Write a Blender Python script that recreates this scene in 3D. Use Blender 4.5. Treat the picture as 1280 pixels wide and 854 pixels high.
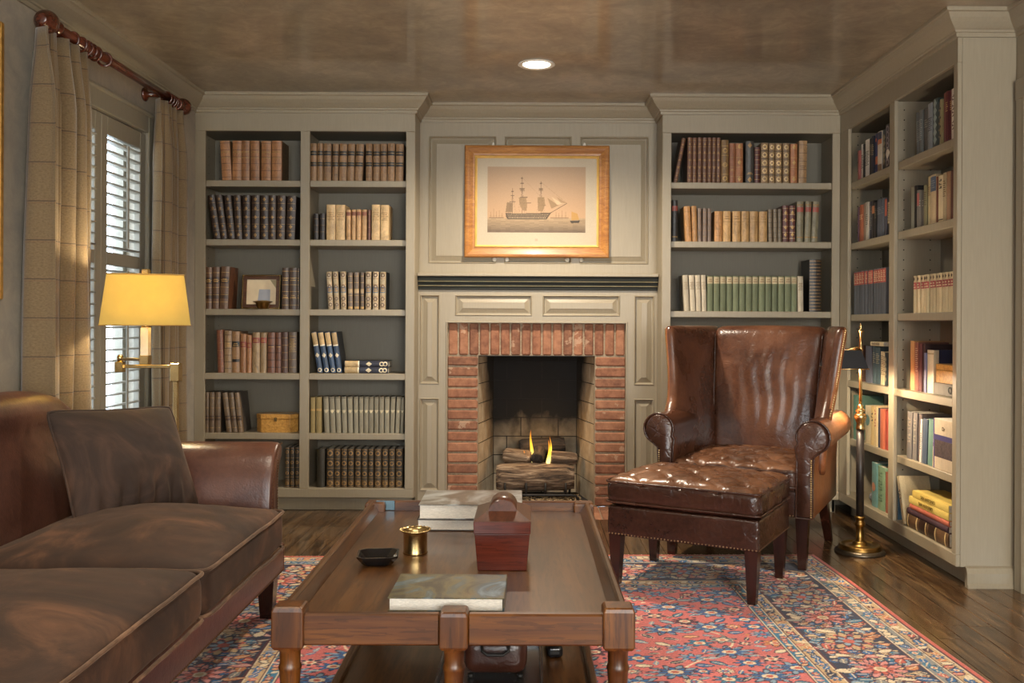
import bpy, bmesh, math, random
import numpy as np
from mathutils import Matrix, Vector, noise as mnoise

for _o in list(bpy.data.objects):
    bpy.data.objects.remove(_o, do_unlink=True)
scene = bpy.context.scene
COL = scene.collection
random.seed(7)
R = math.radians
PI = math.pi

# ------------------------------------------------------------------ camera
F = 1150.0                       # focal length in pixels of the 1280 px frame
CZ = 1.113                       # camera height
cam_d = bpy.data.cameras.new('camera')
cam_d.sensor_width = 36.0
cam_d.lens = F / 1280.0 * 36.0
cam_d.shift_x = -22.0 / 1280.0
cam_d.shift_y = -23.0 / 1280.0
cam_d.clip_start = 0.02
cam = bpy.data.objects.new('camera', cam_d)
COL.objects.link(cam)
cam.location = (0, 0, CZ)
cam.rotation_euler = (R(90), R(-0.27), 0)
scene.camera = cam

# ------------------------------------------------------------------ view, world
scene.view_settings.view_transform = 'Standard'
scene.view_settings.look = 'None'
scene.view_settings.gamma = 1.0
scene.view_settings.use_curve_mapping = False
scene.view_settings.exposure = 0.18
scene.cycles.use_denoising = True
scene.cycles.max_bounces = 8
scene.cycles.diffuse_bounces = 5
scene.cycles.sample_clamp_indirect = 6.0

world = bpy.data.worlds.new('daylight')
scene.world = world
world.use_nodes = True
_bg = world.node_tree.nodes['Background']
_bg.inputs[0].default_value = (0.72, 0.86, 1.0, 1)
_bg.inputs[1].default_value = 8.0

def area_light(name, loc, rot, sx, sy, power, color):
    d = bpy.data.lights.new(name, 'AREA')
    d.shape = 'RECTANGLE'; d.size = sx; d.size_y = sy
    d.energy = power; d.color = color
    o = bpy.data.objects.new(name, d); COL.objects.link(o)
    o.location = loc; o.rotation_euler = rot
    return o
def point_light(name, loc, power, color, radius=0.03):
    d = bpy.data.lights.new(name, 'POINT')
    d.energy = power; d.color = color; d.shadow_soft_size = radius
    o = bpy.data.objects.new(name, d); COL.objects.link(o); o.location = loc
    return o
def spot_light(name, loc, rot, power, color, angle, blend=0.6, radius=0.04):
    d = bpy.data.lights.new(name, 'SPOT')
    d.energy = power; d.color = color; d.spot_size = R(angle); d.spot_blend = blend
    d.shadow_soft_size = radius
    o = bpy.data.objects.new(name, d); COL.objects.link(o); o.location = loc; o.rotation_euler = rot
    return o

# room dimensions
XL, XR = -1.9625, 2.065          # left and right wall
YF = 5.386                       # face of the back bookcases
YC = 5.62                        # overmantel panel plane
YB = 5.70                        # wall behind the cases
YR = -2.2                        # wall behind the camera
H = 2.44
XRF = 1.815                      # face of the right-hand bookcase
YRE = 3.91                       # near end of the right-hand bookcase

# added fill lights outside the two unseen windows behind the camera (the side window admits the sky itself)
for _x, _p in ((-0.95, 30), (1.275, 145)):
    area_light('window_daylight_rear', (_x, YR - 0.12, 1.35), (R(90), 0, 0), 1.25, 1.7, _p, (1.0, 0.905, 0.76))

# ------------------------------------------------------------------ helpers
def lin(c):
    def g(v):
        v /= 255.0
        return v / 12.92 if v <= 0.04045 else ((v + 0.055) / 1.055) ** 2.4
    return (g(c[0]), g(c[1]), g(c[2]), 1.0)

class MB:
    """collects geometry for ONE mesh object"""
    def __init__(s):
        s.v = []; s.f = []; s.s = []; s.m = []; s.mi = 0
    def add(s, vs, fs, smooth=False):
        o = len(s.v)
        s.v.extend([tuple(p) for p in vs])
        for f in fs:
            s.f.append([i + o for i in f]); s.s.append(smooth); s.m.append(s.mi)
        return s
    def box(s, x0, x1, y0, y1, z0, z1):
        vs = [(x, y, z) for z in (z0, z1) for y in (y0, y1) for x in (x0, x1)]
        return s.add(vs, [(0,2,3,1),(4,5,7,6),(0,1,5,4),(2,6,7,3),(0,4,6,2),(1,3,7,5)])
    def cbox(s, x0, x1, y0, y1, z0, z1, b=0.004):
        """box with chamfered edges"""
        b = min(b, (x1-x0)*.45, (y1-y0)*.45, (z1-z0)*.45)
        X = (x0, x1); Y = (y0, y1); Z = (z0, z1)
        sg = lambda i: 1 if i == 0 else -1
        vs = []; idx = {}
        for i in (0,1):
            for j in (0,1):
                for k in (0,1):
                    for a in range(3):
                        p = [X[i] + sg(i)*b, Y[j] + sg(j)*b, Z[k] + sg(k)*b]
                        p[a] = (X[i], Y[j], Z[k])[a]
                        idx[(i,j,k,a)] = len(vs); vs.append(tuple(p))
        fs = []
        fs.append([idx[(0,0,0,0)],idx[(0,0,1,0)],idx[(0,1,1,0)],idx[(0,1,0,0)]])
        fs.append([idx[(1,0,0,0)],idx[(1,1,0,0)],idx[(1,1,1,0)],idx[(1,0,1,0)]])
        fs.append([idx[(0,0,0,1)],idx[(1,0,0,1)],idx[(1,0,1,1)],idx[(0,0,1,1)]])
        fs.append([idx[(0,1,0,1)],idx[(0,1,1,1)],idx[(1,1,1,1)],idx[(1,1,0,1)]])
        fs.append([idx[(0,0,0,2)],idx[(0,1,0,2)],idx[(1,1,0,2)],idx[(1,0,0,2)]])
        fs.append([idx[(0,0,1,2)],idx[(1,0,1,2)],idx[(1,1,1,2)],idx[(0,1,1,2)]])
        for i in (0,1):
            for j in (0,1):
                fs.append([idx[(i,j,0,0)],idx[(i,j,0,1)],idx[(i,j,1,1)],idx[(i,j,1,0)]])
                fs.append([idx[(i,0,j,0)],idx[(i,0,j,2)],idx[(i,1,j,2)],idx[(i,1,j,0)]])
                fs.append([idx[(0,i,j,1)],idx[(0,i,j,2)],idx[(1,i,j,2)],idx[(1,i,j,1)]])
                for k in (0,1):
                    fs.append([idx[(i,j,k,0)],idx[(i,j,k,1)],idx[(i,j,k,2)]])
        return s.add(vs, fs)
    def prism(s, poly, axis, a, b, smooth=False):
        """poly: 2D points; axis 'x': (y,z), 'y': (x,z), 'z': (x,y)"""
        n = len(poly)
        def P(p, t):
            return {'x': (t, p[0], p[1]), 'y': (p[0], t, p[1]), 'z': (p[0], p[1], t)}[axis]
        vs = [P(p, a) for p in poly] + [P(p, b) for p in poly]
        s.add(vs, [list(range(n)), list(range(2*n-1, n-1, -1))])
        o = len(s.v) - 2*n
        for i in range(n):
            j = (i+1) % n
            s.f.append([o+i, o+n+i, o+n+j, o+j]); s.s.append(smooth); s.m.append(s.mi)
        return s
    def lathe(s, prof, n=24, c=(0,0,0), smooth=True, cap=True):
        vs = []; fs = []
        m = len(prof)
        for r, z in prof:
            for i in range(n):
                a = 2*PI*i/n
                vs.append((c[0]+r*math.cos(a), c[1]+r*math.sin(a), c[2]+z))
        for k in range(m-1):
            for i in range(n):
                j = (i+1) % n
                fs.append([k*n+i, k*n+j, (k+1)*n+j, (k+1)*n+i])
        s.add(vs, fs, smooth)
        if cap:
            o = len(s.v) - len(vs)
            if prof[0][0] > 1e-5:
                s.f.append([o+i for i in range(n-1,-1,-1)]); s.s.append(False); s.m.append(s.mi)
            if prof[-1][0] > 1e-5:
                s.f.append([o+(m-1)*n+i for i in range(n)]); s.s.append(False); s.m.append(s.mi)
        return s
    def tube(s, path, r, n=10, smooth=True, closed=False):
        pts = [Vector(p) for p in path]; N = len(pts)
        rr = r if isinstance(r, (list, tuple)) else [r]*N
        loops = []; prev = None
        for i in range(N):
            if closed:
                t = pts[(i+1) % N] - pts[i-1]
            else:
                t = pts[min(i+1, N-1)] - pts[max(i-1, 0)]
            if t.length < 1e-9: t = Vector((0,0,1))
            t.normalize()
            if prev is None:
                up = Vector((0,0,1)) if abs(t.z) < .9 else Vector((1,0,0))
                u = t.cross(up).normalized()
            else:
                u = prev - t*prev.dot(t)
                u = u.normalized() if u.length > 1e-6 else t.orthogonal().normalized()
            prev = u; w = t.cross(u)
            loops.append([pts[i] + u*(rr[i]*math.cos(2*PI*k/n)) + w*(rr[i]*math.sin(2*PI*k/n)) for k in range(n)])
        return s.loft(loops, smooth=smooth, caps=not closed, wrap=closed)
    def loft(s, loops, smooth=True, caps=True, wrap=False):
        n = len(loops[0]); m = len(loops)
        vs = [p for l in loops for p in l]; fs = []
        for k in range(m if wrap else m-1):
            k2 = (k+1) % m
            for i in range(n):
                j = (i+1) % n
                fs.append([k*n+i, k*n+j, k2*n+j, k2*n+i])
        s.add(vs, fs, smooth)
        if caps:
            o = len(s.v) - len(vs)
            s.f.append([o+i for i in range(n-1,-1,-1)]); s.s.append(smooth); s.m.append(s.mi)
            s.f.append([o+(m-1)*n+i for i in range(n)]); s.s.append(smooth); s.m.append(s.mi)
        return s
    def grid(s, nu, nv, fn, smooth=True):
        vs = [fn(i/nu, j/nv) for j in range(nv+1) for i in range(nu+1)]
        fs = [[j*(nu+1)+i, j*(nu+1)+i+1, (j+1)*(nu+1)+i+1, (j+1)*(nu+1)+i] for j in range(nv) for i in range(nu)]
        return s.add(vs, fs, smooth)
    def dome(s, c, r, nrm=(0,0,1), n=8, h=None):
        """little nail head"""
        h = h or r*.6
        N = Vector(nrm).normalized(); u = N.orthogonal().normalized(); w = N.cross(u); c = Vector(c)
        l0 = [c + u*r*math.cos(2*PI*k/n) + w*r*math.sin(2*PI*k/n) for k in range(n)]
        l1 = [c + N*h*.75 + u*r*.6*math.cos(2*PI*k/n) + w*r*.6*math.sin(2*PI*k/n) for k in range(n)]
        vs = l0 + l1 + [c + N*h]
        fs = [[k, (k+1)%n, n+(k+1)%n, n+k] for k in range(n)] + [[n+k, n+(k+1)%n, 2*n] for k in range(n)]
        return s.add(vs, fs, True)
    def xform(s, M, start=0):
        for i in range(start, len(s.v)):
            s.v[i] = tuple(M @ Vector(s.v[i]))
        return s
    def mesh(s, name):
        me = bpy.data.meshes.new(name)
        me.from_pydata(s.v, [], s.f)
        me.polygons.foreach_set('use_smooth', s.s)
        me.polygons.foreach_set('material_index', s.m)
        me.update()
        bm = bmesh.new(); bm.from_mesh(me)
        bmesh.ops.recalc_face_normals(bm, faces=bm.faces)
        bm.to_mesh(me); bm.free()
        return me
    def build(s, name, mat, parent=None, sub=0, bevel=0, label=None, autosmooth=None):
        me = s.mesh(name)
        for mm in (mat if isinstance(mat, (list, tuple)) else [mat]):
            me.materials.append(mm)
        return link(name, me, parent, sub, bevel, label)

def link(name, me, parent=None, sub=0, bevel=0, label=None):
    o = bpy.data.objects.new(name, me)
    COL.objects.link(o)
    if parent is not None: o.parent = parent
    if bevel:
        md = o.modifiers.new('bevel', 'BEVEL'); md.width = bevel; md.segments = 2
        md.limit_method = 'ANGLE'; md.angle_limit = R(40)
    if sub:
        md = o.modifiers.new('subdivision', 'SUBSURF'); md.levels = sub; md.render_levels = sub
    if label: o['label'] = label
    return o

def thing(name, label, cat, loc=(0,0,0), rz=0.0, group=None):
    o = bpy.data.objects.new(name, None); COL.objects.link(o)
    o.empty_display_size = 0.1
    o.location = loc; o.rotation_euler = (0, 0, rz)
    return tag(o, label, cat, group)
def tag(o, label, cat, group=None):
    o['label'] = label; o['category'] = cat
    if group: o['group'] = group
    return o
def struct(o, label=None, cat=None):
    o['kind'] = 'structure'
    if label: o['label'] = label
    if cat: o['category'] = cat
    return o
def stuff(o):
    o['kind'] = 'stuff'; return o
def dup(root):
    r = root.copy(); COL.objects.link(r)
    for ch in list(root.children):
        c = ch.copy(); COL.objects.link(c); c.parent = r
        for g in list(ch.children):
            d = g.copy(); COL.objects.link(d); d.parent = c
    return r

# ------------------------------------------------------------------ materials
class NT:
    def __init__(s, name):
        s.mat = bpy.data.materials.new(name); s.mat.use_nodes = True
        s.t = s.mat.node_tree; s.n = s.t.nodes; s.l = s.t.links
        s.b = s.n['Principled BSDF']; s.out = s.n['Material Output']
    def new(s, kind, **kw):
        nd = s.n.new(kind)
        for k, v in kw.items():
            if k in nd.inputs: nd.inputs[k].default_value = v
            else: setattr(nd, k, v)
        return nd
    def link(s, a, b): s.l.new(a, b)
    def coord(s, kind='Object', scale=(1,1,1), rand=True):
        tc = s.new('ShaderNodeTexCoord')
        mp = s.new('ShaderNodeMapping')
        mp.inputs['Scale'].default_value = scale
        s.link(tc.outputs[kind], mp.inputs['Vector'])
        if rand:
            oi = s.new('ShaderNodeObjectInfo')
            ml = s.new('ShaderNodeMath', operation='MULTIPLY'); ml.inputs[1].default_value = 37.0
            s.link(oi.outputs['Random'], ml.inputs[0])
            s.link(ml.outputs[0], mp.inputs['Location'])
        return mp.outputs['Vector']
    def noise(s, vec, scale, detail=4, rough=.55, dist=0):
        nd = s.new('ShaderNodeTexNoise')
        nd.inputs['Scale'].default_value = scale; nd.inputs['Detail'].default_value = detail
        nd.inputs['Roughness'].default_value = rough; nd.inputs['Distortion'].default_value = dist
        if vec is not None: s.link(vec, nd.inputs['Vector'])
        return nd.outputs['Fac']
    def ramp(s, fac, stops):
        nd = s.new('ShaderNodeValToRGB')
        e = nd.color_ramp.elements
        while len(e) < len(stops): e.new(0.5)
        for el, (p, c) in zip(e, stops):
            el.position = p; el.color = c if len(c) == 4 else lin(c)
        s.link(fac, nd.inputs['Fac'])
        return nd.outputs['Color']
    def mix(s, fac, a, b, blend='MIX'):
        nd = s.new('ShaderNodeMix', data_type='RGBA', blend_type=blend)
        if isinstance(fac, (int, float)): nd.inputs[0].default_value = fac
        else: s.link(fac, nd.inputs[0])
        for i, x in ((6, a), (7, b)):
            if isinstance(x, tuple): nd.inputs[i].default_value = x
            else: s.link(x, nd.inputs[i])
        return nd.outputs[2]
    def math(s, op, a, b=None, clamp=False):
        nd = s.new('ShaderNodeMath', operation=op); nd.use_clamp = clamp
        for i, x in ((0, a), (1, b)):
            if x is None: continue
            if isinstance(x, (int, float)): nd.inputs[i].default_value = x
            else: s.link(x, nd.inputs[i])
        return nd.outputs[0]
    def color(s, c): s.link(c, s.b.inputs['Base Color']) if not isinstance(c, tuple) else setattr(s.b.inputs['Base Color'], 'default_value', c)
    def set(s, **kw):
        for k, v in kw.items():
            k = k.replace('_', ' ')
            if isinstance(v, (int, float, tuple)): s.b.inputs[k].default_value = v
            else: s.link(v, s.b.inputs[k])
        return s
    def bump(s, h, strength=.2, dist=.01):
        nd = s.new('ShaderNodeBump'); nd.inputs['Strength'].default_value = strength; nd.inputs['Distance'].default_value = dist
        s.link(h, nd.inputs['Height']); s.link(nd.outputs['Normal'], s.b.inputs['Normal'])

def m_plain(name, c, rough=.5, metal=0.0, var=.12, scale=14, bump=.0, bscale=80, coat=0.0, stretch=(1,1,1)):
    t = NT(name)
    v = t.coord('Object', stretch)
    f = t.noise(v, scale, 5)
    a = lin(c)
    lo = tuple(x*(1-var*1.6) for x in a[:3]) + (1,); hi = tuple(min(1, x*(1+var*1.3)) for x in a[:3]) + (1,)
    t.color(t.ramp(f, [(.3, lo), (.7, hi)]))
    t.set(Roughness=rough, Metallic=metal)
    if coat: t.set(Coat_Weight=coat, Coat_Roughness=.15)
    if bump:
        t.bump(t.noise(v, bscale, 4), bump, .004)
    return t.mat

def m_leather(name, dark, mid, light, rough=.33, scale=3.0, wrinkle=.35, rand=True):
    t = NT(name)
    v = t.coord('Object', rand=rand)
    f = t.noise(v, scale, 3, .5, .3)
    c = t.ramp(f, [(.25, dark), (.5, mid), (.74, light)])
    f2 = t.noise(v, 60, 3)
    c = t.mix(.18, c, t.ramp(f2, [(.3, dark), (.7, light)]))
    t.color(c)
    rr = t.new('ShaderNodeMapRange'); rr.inputs[3].default_value = rough-.08; rr.inputs[4].default_value = rough+.14
    t.link(f, rr.inputs[0]); t.link(rr.outputs[0], t.b.inputs['Roughness'])
    w1 = t.noise(v, 13, 4, .5, .4)
    vo = t.new('ShaderNodeTexVoronoi'); vo.inputs['Scale'].default_value = 170; t.link(v, vo.inputs['Vector'])
    nv = t.new('ShaderNodeTexNoise'); nv.inputs['Scale'].default_value = 9; nv.inputs['Detail'].default_value = 3; t.link(v, nv.inputs['Vector'])
    wv = t.new('ShaderNodeVectorMath', operation='MULTIPLY_ADD'); t.link(nv.outputs['Color'], wv.inputs[0]); wv.inputs[1].default_value = (.16, .16, .16); t.link(v, wv.inputs[2])
    vc = t.new('ShaderNodeTexVoronoi', feature='DISTANCE_TO_EDGE'); vc.inputs['Scale'].default_value = 17; t.link(wv.outputs[0], vc.inputs['Vector'])
    cr = t.math('MINIMUM', t.math('MULTIPLY', vc.outputs['Distance'], 5.0), .5)
    h = t.math('ADD', t.math('MULTIPLY', w1, wrinkle*4), t.math('MULTIPLY', vo.outputs['Distance'], .12))
    h = t.math('ADD', h, t.math('MULTIPLY', cr, wrinkle*.9))
    t.bump(h, .35, .006)
    t.set(Specular_IOR_Level=.55)
    return t.mat

def m_wood(name, dark, mid, light, rough=.3, axis='x', scale=1.0, coat=.3, rand=True, grain=.45, gs=5):
    t = NT(name)
    st = {'x': (1.2, 14, 14), 'y': (14, 1.2, 14), 'z': (14, 14, 1.2)}[axis]
    v = t.coord('Object', tuple(k*scale for k in st), rand)
    f = t.noise(v, 1.6, 7, .62, 1.2)
    c = t.ramp(f, [(.25, dark), (.5, mid), (.78, light)])
    v2 = t.coord('Object', tuple(k*scale*gs for k in st), rand)
    g = t.noise(v2, 2.2, 3)
    c = t.mix(t.math('MULTIPLY', t.math('LESS_THAN', g, .43), grain), c, lin(dark))
    t.color(c); t.set(Roughness=rough, Coat_Weight=coat, Coat_Roughness=.12)
    t.bump(g, .05, .002)
    return t.mat

def m_velvet(name, c, sheen=.7):
    t = NT(name)
    v = t.coord('Object', rand=False)
    f = t.noise(v, 3.2, 7, .62, 1.4)
    a = lin(c)
    t.color(t.ramp(f, [(.36, tuple(x*.5 for x in a[:3])+(1,)), (.50, tuple(x*.85 for x in a[:3])+(1,)), (.58, tuple(min(1,x*1.4) for x in a[:3])+(1,)), (.68, tuple(min(1,x*2.5) for x in a[:3])+(1,))]))  # pale stops paint the nap's highlights into the colour
    t.set(Roughness=.85, Sheen_Weight=sheen, Sheen_Roughness=.35, Sheen_Tint=lin((215, 180, 150)))
    t.bump(t.noise(v, 350, 2), .25, .002)
    return t.mat

def m_paint(name, c, rough=.42):
    t = NT(name)
    v = t.coord('Object', (40, 40, 3), rand=False)
    f = t.noise(v, 3, 4)
    a = lin(c)
    t.color(t.ramp(f, [(.25, tuple(x*.93 for x in a[:3])+(1,)), (.75, tuple(x*1.05 for x in a[:3])+(1,))]))
    t.set(Roughness=rough)
    t.bump(f, .06, .002)
    return t.mat

def m_emit(name, c, strength):
    t = NT(name)
    t.set(Base_Color=lin(c), Emission_Color=lin(c), Emission_Strength=strength)
    return t.mat

def m_mottle(name, a, b, c, rough, scale=1.4, coat=0.0):
    t = NT(name)
    v = t.coord('Object', rand=False)
    f = t.noise(v, scale, 8, .62, 1.0)
    g = t.noise(v, scale*4.3, 6, .7, 1.5)
    f = t.math('ADD', t.math('MULTIPLY', f, .6), t.math('MULTIPLY', g, .4))
    t.color(t.ramp(f, [(.36, a), (.5, b), (.64, c)]))
    t.set(Roughness=rough)
    if coat: t.set(Coat_Weight=coat, Coat_Roughness=.06)
    t.bump(g, .05, .004)
    return t.mat

def m_attr(name, rough=.9, sheen=0.0, bumpscale=0, spec=.3):
    t = NT(name)
    at = t.new('ShaderNodeAttribute'); at.attribute_name = 'Col'
    c = at.outputs['Color']
    if bumpscale:
        v = t.coord('Object', rand=False)
        g = t.noise(v, bumpscale, 3)
        c = t.mix(.35, c, t.mix(1.0, c, t.ramp(g, [(.3, (.45,.45,.45,1)), (.7, (1.25,1.25,1.25,1))]), 'MULTIPLY'))
        t.bump(g, .4, .004)
    t.color(c); t.set(Roughness=rough, Specular_IOR_Level=spec)
    if sheen: t.set(Sheen_Weight=sheen)
    return t.mat

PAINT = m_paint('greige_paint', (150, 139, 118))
PAINT_SHADE = m_paint('greige_paint_interior', (112, 106, 92), .6)  # greige paint darkened to deepen the shade inside the bookcases
CEIL = m_mottle('glazed_plaster_ceiling', (122, 110, 92), (147, 133, 112), (174, 158, 134), .28, 2.6, .35)
WALLP = m_mottle('glazed_plaster_wall', (148, 142, 132), (166, 157, 142), (182, 171, 152), .5, 2.2)
BRASS = m_plain('brass', (188, 162, 112), .27, 1.0, .08, 20)
OLDBRASS = m_plain('aged_brass', (150, 118, 66), .32, 1.0, .18, 24)
STEEL = m_plain('brushed_nickel', (190, 186, 178), .3, 1.0, .05)
IRON = m_plain('black_iron', (38, 36, 34), .55, .4, .2, 30, .2)
BLACK = m_plain('black_lacquer', (20, 19, 20), .3, 0, .1, 10, 0, 80, .3)
GOLD = m_plain('gilding', (206, 162, 88), .38, .75, .15, 40)
PAPER = m_plain('book_paper', (212, 204, 190), .8, 0, .12, 120, .3, 300, 0, (1, 1, 8))
# ================================================================== the setting
FLOORM = m_wood('dark_oak_planks', (36, 25, 16), (84, 61, 40), (130, 101, 68), .24, 'y', 1.0, .25, True, .7, 2.2)
def rects(b, *rs):
    for r in rs: b.box(*r)
    return b

# hearth opening in the floor
HX0, HX1, HY0 = -0.60, 0.70, 5.22
fb = MB()
rects(fb, (XL, XR, YR, HY0, -.08, -.012), (XL, HX0, HY0, YB, -.08, -.012), (HX1, XR, HY0, YB, -.08, -.012),
      (HX0, HX1, HY0, 6.2, -.08, -.03))
floor = struct(fb.build('floor', FLOORM), 'dark stained oak plank floor', 'floor')
pw = (XR - XL) / 46
for i in range(46):
    x0 = XL + i*pw; x1 = x0 + pw
    yend = HY0 if (x1 > HX0 and x0 < HX1) else YB - .02
    y = YR - random.uniform(0, .9); ys = [YR]
    while True:
        y += random.uniform(1.1, 2.1)
        if y > yend - .35: break
        if y > YR + .3: ys.append(y)
    ys.append(yend)
    for a, b in zip(ys[:-1], ys[1:]):
        m = MB().cbox(x0 + .0006, x1 - .0006, a + .0006, b - .0006, -.012, 0, .0014)
        o = m.build('plank', FLOORM, floor)

struct(MB().box(XL - .1, XR + .1, YR - .1, YB + .1, H, H + .1).build('ceiling', CEIL), 'glossy mottled plaster ceiling', 'ceiling')

# walls -------------------------------------------------------------
WY0, WY1, WZ0, WZ1 = 3.72, 4.68, 0.50, 2.07      # side window opening
wl = MB()
rects(wl, (XL-.16, XL, YR-.1, WY0, -.08, H), (XL-.16, XL, WY1, YB+.1, -.08, H),
      (XL-.16, XL, WY0, WY1, -.08, WZ0), (XL-.16, XL, WY0, WY1, WZ1, H))
struct(wl.build('wall_left', WALLP), 'mottled glazed plaster wall with the shuttered window', 'wall')
DY0, DY1, DZ = 2.98, 3.80, 2.06                   # door opening
wr = MB()
rects(wr, (XR, XR+.12, YR-.1, DY0, -.08, H), (XR, XR+.12, DY1, YB+.1, -.08, H), (XR, XR+.12, DY0, DY1, DZ, H))
struct(wr.build('wall_right', PAINT), 'painted right wall with door casing', 'wall')
wb = MB()
rects(wb, (XL, -.40, YB, YB+.1, -.08, H), (.48, XR, YB, YB+.1, -.08, H), (-.40, .48, YB, YB+.1, .98, H),
      (-.6745, .773, YC+.03, YB, 1.30, H))
wall_back = struct(wb.build('wall_back', PAINT), 'painted panelled wall above the fireplace', 'wall')
wq = MB()
RW = [(-1.575, -.325), (.65, 1.9)]  # unseen windows, placed for the light they let in
rects(wq, (XL, RW[0][0], YR-.1, YR, -.08, H), (RW[0][1], RW[1][0], YR-.1, YR, -.08, H), (RW[1][1], XR, YR-.1, YR, -.08, H))
for a, b in RW:
    rects(wq, (a, b, YR-.1, YR, -.08, .5), (a, b, YR-.1, YR, 2.2, H))
struct(wq.build('wall_rear', WALLP), 'plaster wall with two windows behind the viewer', 'wall')
for k, (a, b) in enumerate(RW):
    w = MB()
    rects(w, (a-.08, a, YR, YR+.02, .42, 2.28), (b, b+.08, YR, YR+.02, .42, 2.28), (a, b, YR, YR+.02, 2.2, 2.28), (a, b, YR, YR+.03, .42, .5),
          ((a+b)/2-.015, (a+b)/2+.015, YR-.07, YR-.03, .5, 2.2), (a, b, YR-.07, YR-.03, 1.33, 1.37))
    struct(w.build('window_%d' % (k+2), PAINT), 'tall painted window behind the viewer', 'window')

# overmantel panelling ------------------------------------------------
def raised_panel(x0, x1, z0, z1, y, bev=.022, depth=.014):
    """raised and fielded panel in the XZ plane facing -Y, frame surface at y"""
    L = []
    for ins, dy in ((0, .02), (0, -.001), (.004, -.005), (.008, -.002), (.013, depth), (.017, depth), (.017+bev, .002), (.019+bev, .0)):
        a, b, c, d = x0+ins, x1-ins, z0+ins, z1-ins
        L.append([(a, y+dy, c), (b, y+dy, c), (b, y+dy, d), (a, y+dy, d)])
    return MB().loft(L, smooth=False, caps=True)
def frame_pieces(parent, x0, x1, z0, z1, holes, y0, y1, mat=PAINT):
    """solid board x0..x1, z0..z1 with rectangular holes, cut in columns into ONE frame mesh"""
    xs = sorted(set([x0, x1] + [h[0] for h in holes] + [h[1] for h in holes]))
    zs = sorted(set([z0, z1] + [h[2] for h in holes] + [h[3] for h in holes]))
    b = MB()
    for i in range(len(xs)-1):
        run = None
        for k in range(len(zs)-1):
            cx, cz = (xs[i]+xs[i+1])/2, (zs[k]+zs[k+1])/2
            hole = any(h[0] < cx < h[1] and h[2] < cz < h[3] for h in holes)
            if not hole:
                if run is None: run = zs[k]
                end = zs[k+1]
            if (hole or k == len(zs)-2) and run is not None:
                b.box(xs[i], xs[i+1], y0, y1, run, end if not hole else zs[k]); run = None
    return b.build('panel_frame', mat, parent)
UP = [(-.6207, -.2077, 1.475, 2.254), (-.1564, .254, 1.475, 2.254), (.303, .7235, 1.475, 2.254)]
frame_pieces(wall_back, -.6745, .773, 1.38, H, UP, YC, YC+.03)
for x0, x1, z0, z1 in UP:
    raised_panel(x0, x1, z0, z1, YC, .028).build('panel', PAINT, wall_back)

# crown moulding all round -------------------------------------------
def sweep_plan(path, prof, closed=True):
    n = len(path); L = []
    for i in range(n):
        p = Vector(path[i])
        d1 = (p - Vector(path[i-1])).normalized(); d2 = (Vector(path[(i+1) % n]) - p).normalized()
        if not closed and i == 0: d1 = d2
        if not closed and i == n-1: d2 = d1
        n1 = Vector((d1.y, -d1.x)); n2 = Vector((d2.y, -d2.x))
        m = (n1 + n2) / (1 + n1.dot(n2))
        L.append([(p.x + m.x*o, p.y + m.y*o, z) for o, z in prof])
    return MB().loft(L, smooth=False, caps=not closed, wrap=closed)
CP = [(0, 2.336), (.010, 2.336), (.012, 2.342), (.012, 2.352), (.019, 2.355), (.021, 2.362), (.027, 2.366), (.036, 2.374), (.050, 2.388),
      (.062, 2.403), (.070, 2.417), (.073, 2.422), (.082, 2.424), (.084, 2.428), (.084, H), (0, H)]
PATH = [(XL, YR), (XL, YF), (-.6745, YF), (-.6745, YC), (.773, YC), (.773, YF), (XRF, YF), (XRF, YRE), (XR, YRE), (XR, YR)]
struct(sweep_plan(PATH, CP).build('trim_1', PAINT), 'greige crown moulding along the ceiling', 'moulding')
BP = [(0, 0), (.028, 0), (.028, .012), (.022, .02), (.022, .062), (.018, .07), (.012, .082), (.0, .09)]
struct(sweep_plan([(1.855, YRE), (XR-.002, YRE)], BP, False).build('baseboard_right', PAINT), 'stepped baseboard at the end of the right bookcase', 'baseboard')
struct(sweep_plan([(XL, YR), (XL, 5.3)], [(0,0),(.018,0),(.018,.1),(.008,.12),(0,.12)], False).build('baseboard_left', PAINT), 'painted baseboard below the window', 'baseboard')

# door on the right wall ------------------------------------------------
dr = struct(MB().cbox(XR+.03, XR+.07, DY0+.003, DY1-.003, .006, DZ-.003, .003).build('door_1', PAINT), 'painted door on the right wall', 'door')
for side, (a, b) in enumerate(((DY0-.085, DY0), (DY1, DY1+.085))):
    MB().prism([(XR+.0, a), (XR-.012, a+.004), (XR-.02, a+.02), (XR-.016, a+.03), (XR-.02, b-.012), (XR-.012, b), (XR, b)], 'z', 0, DZ+.085).build('door_casing', PAINT, dr)
MB().cbox(XR-.02, XR, DY0-.085, DY1+.085, DZ, DZ+.088, .004).build('door_casing', PAINT, dr)
MB().cbox(XR+.0, XR+.12, DY1-.018, DY1, 0, DZ, .002).build('door_jamb', PAINT, dr)

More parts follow.
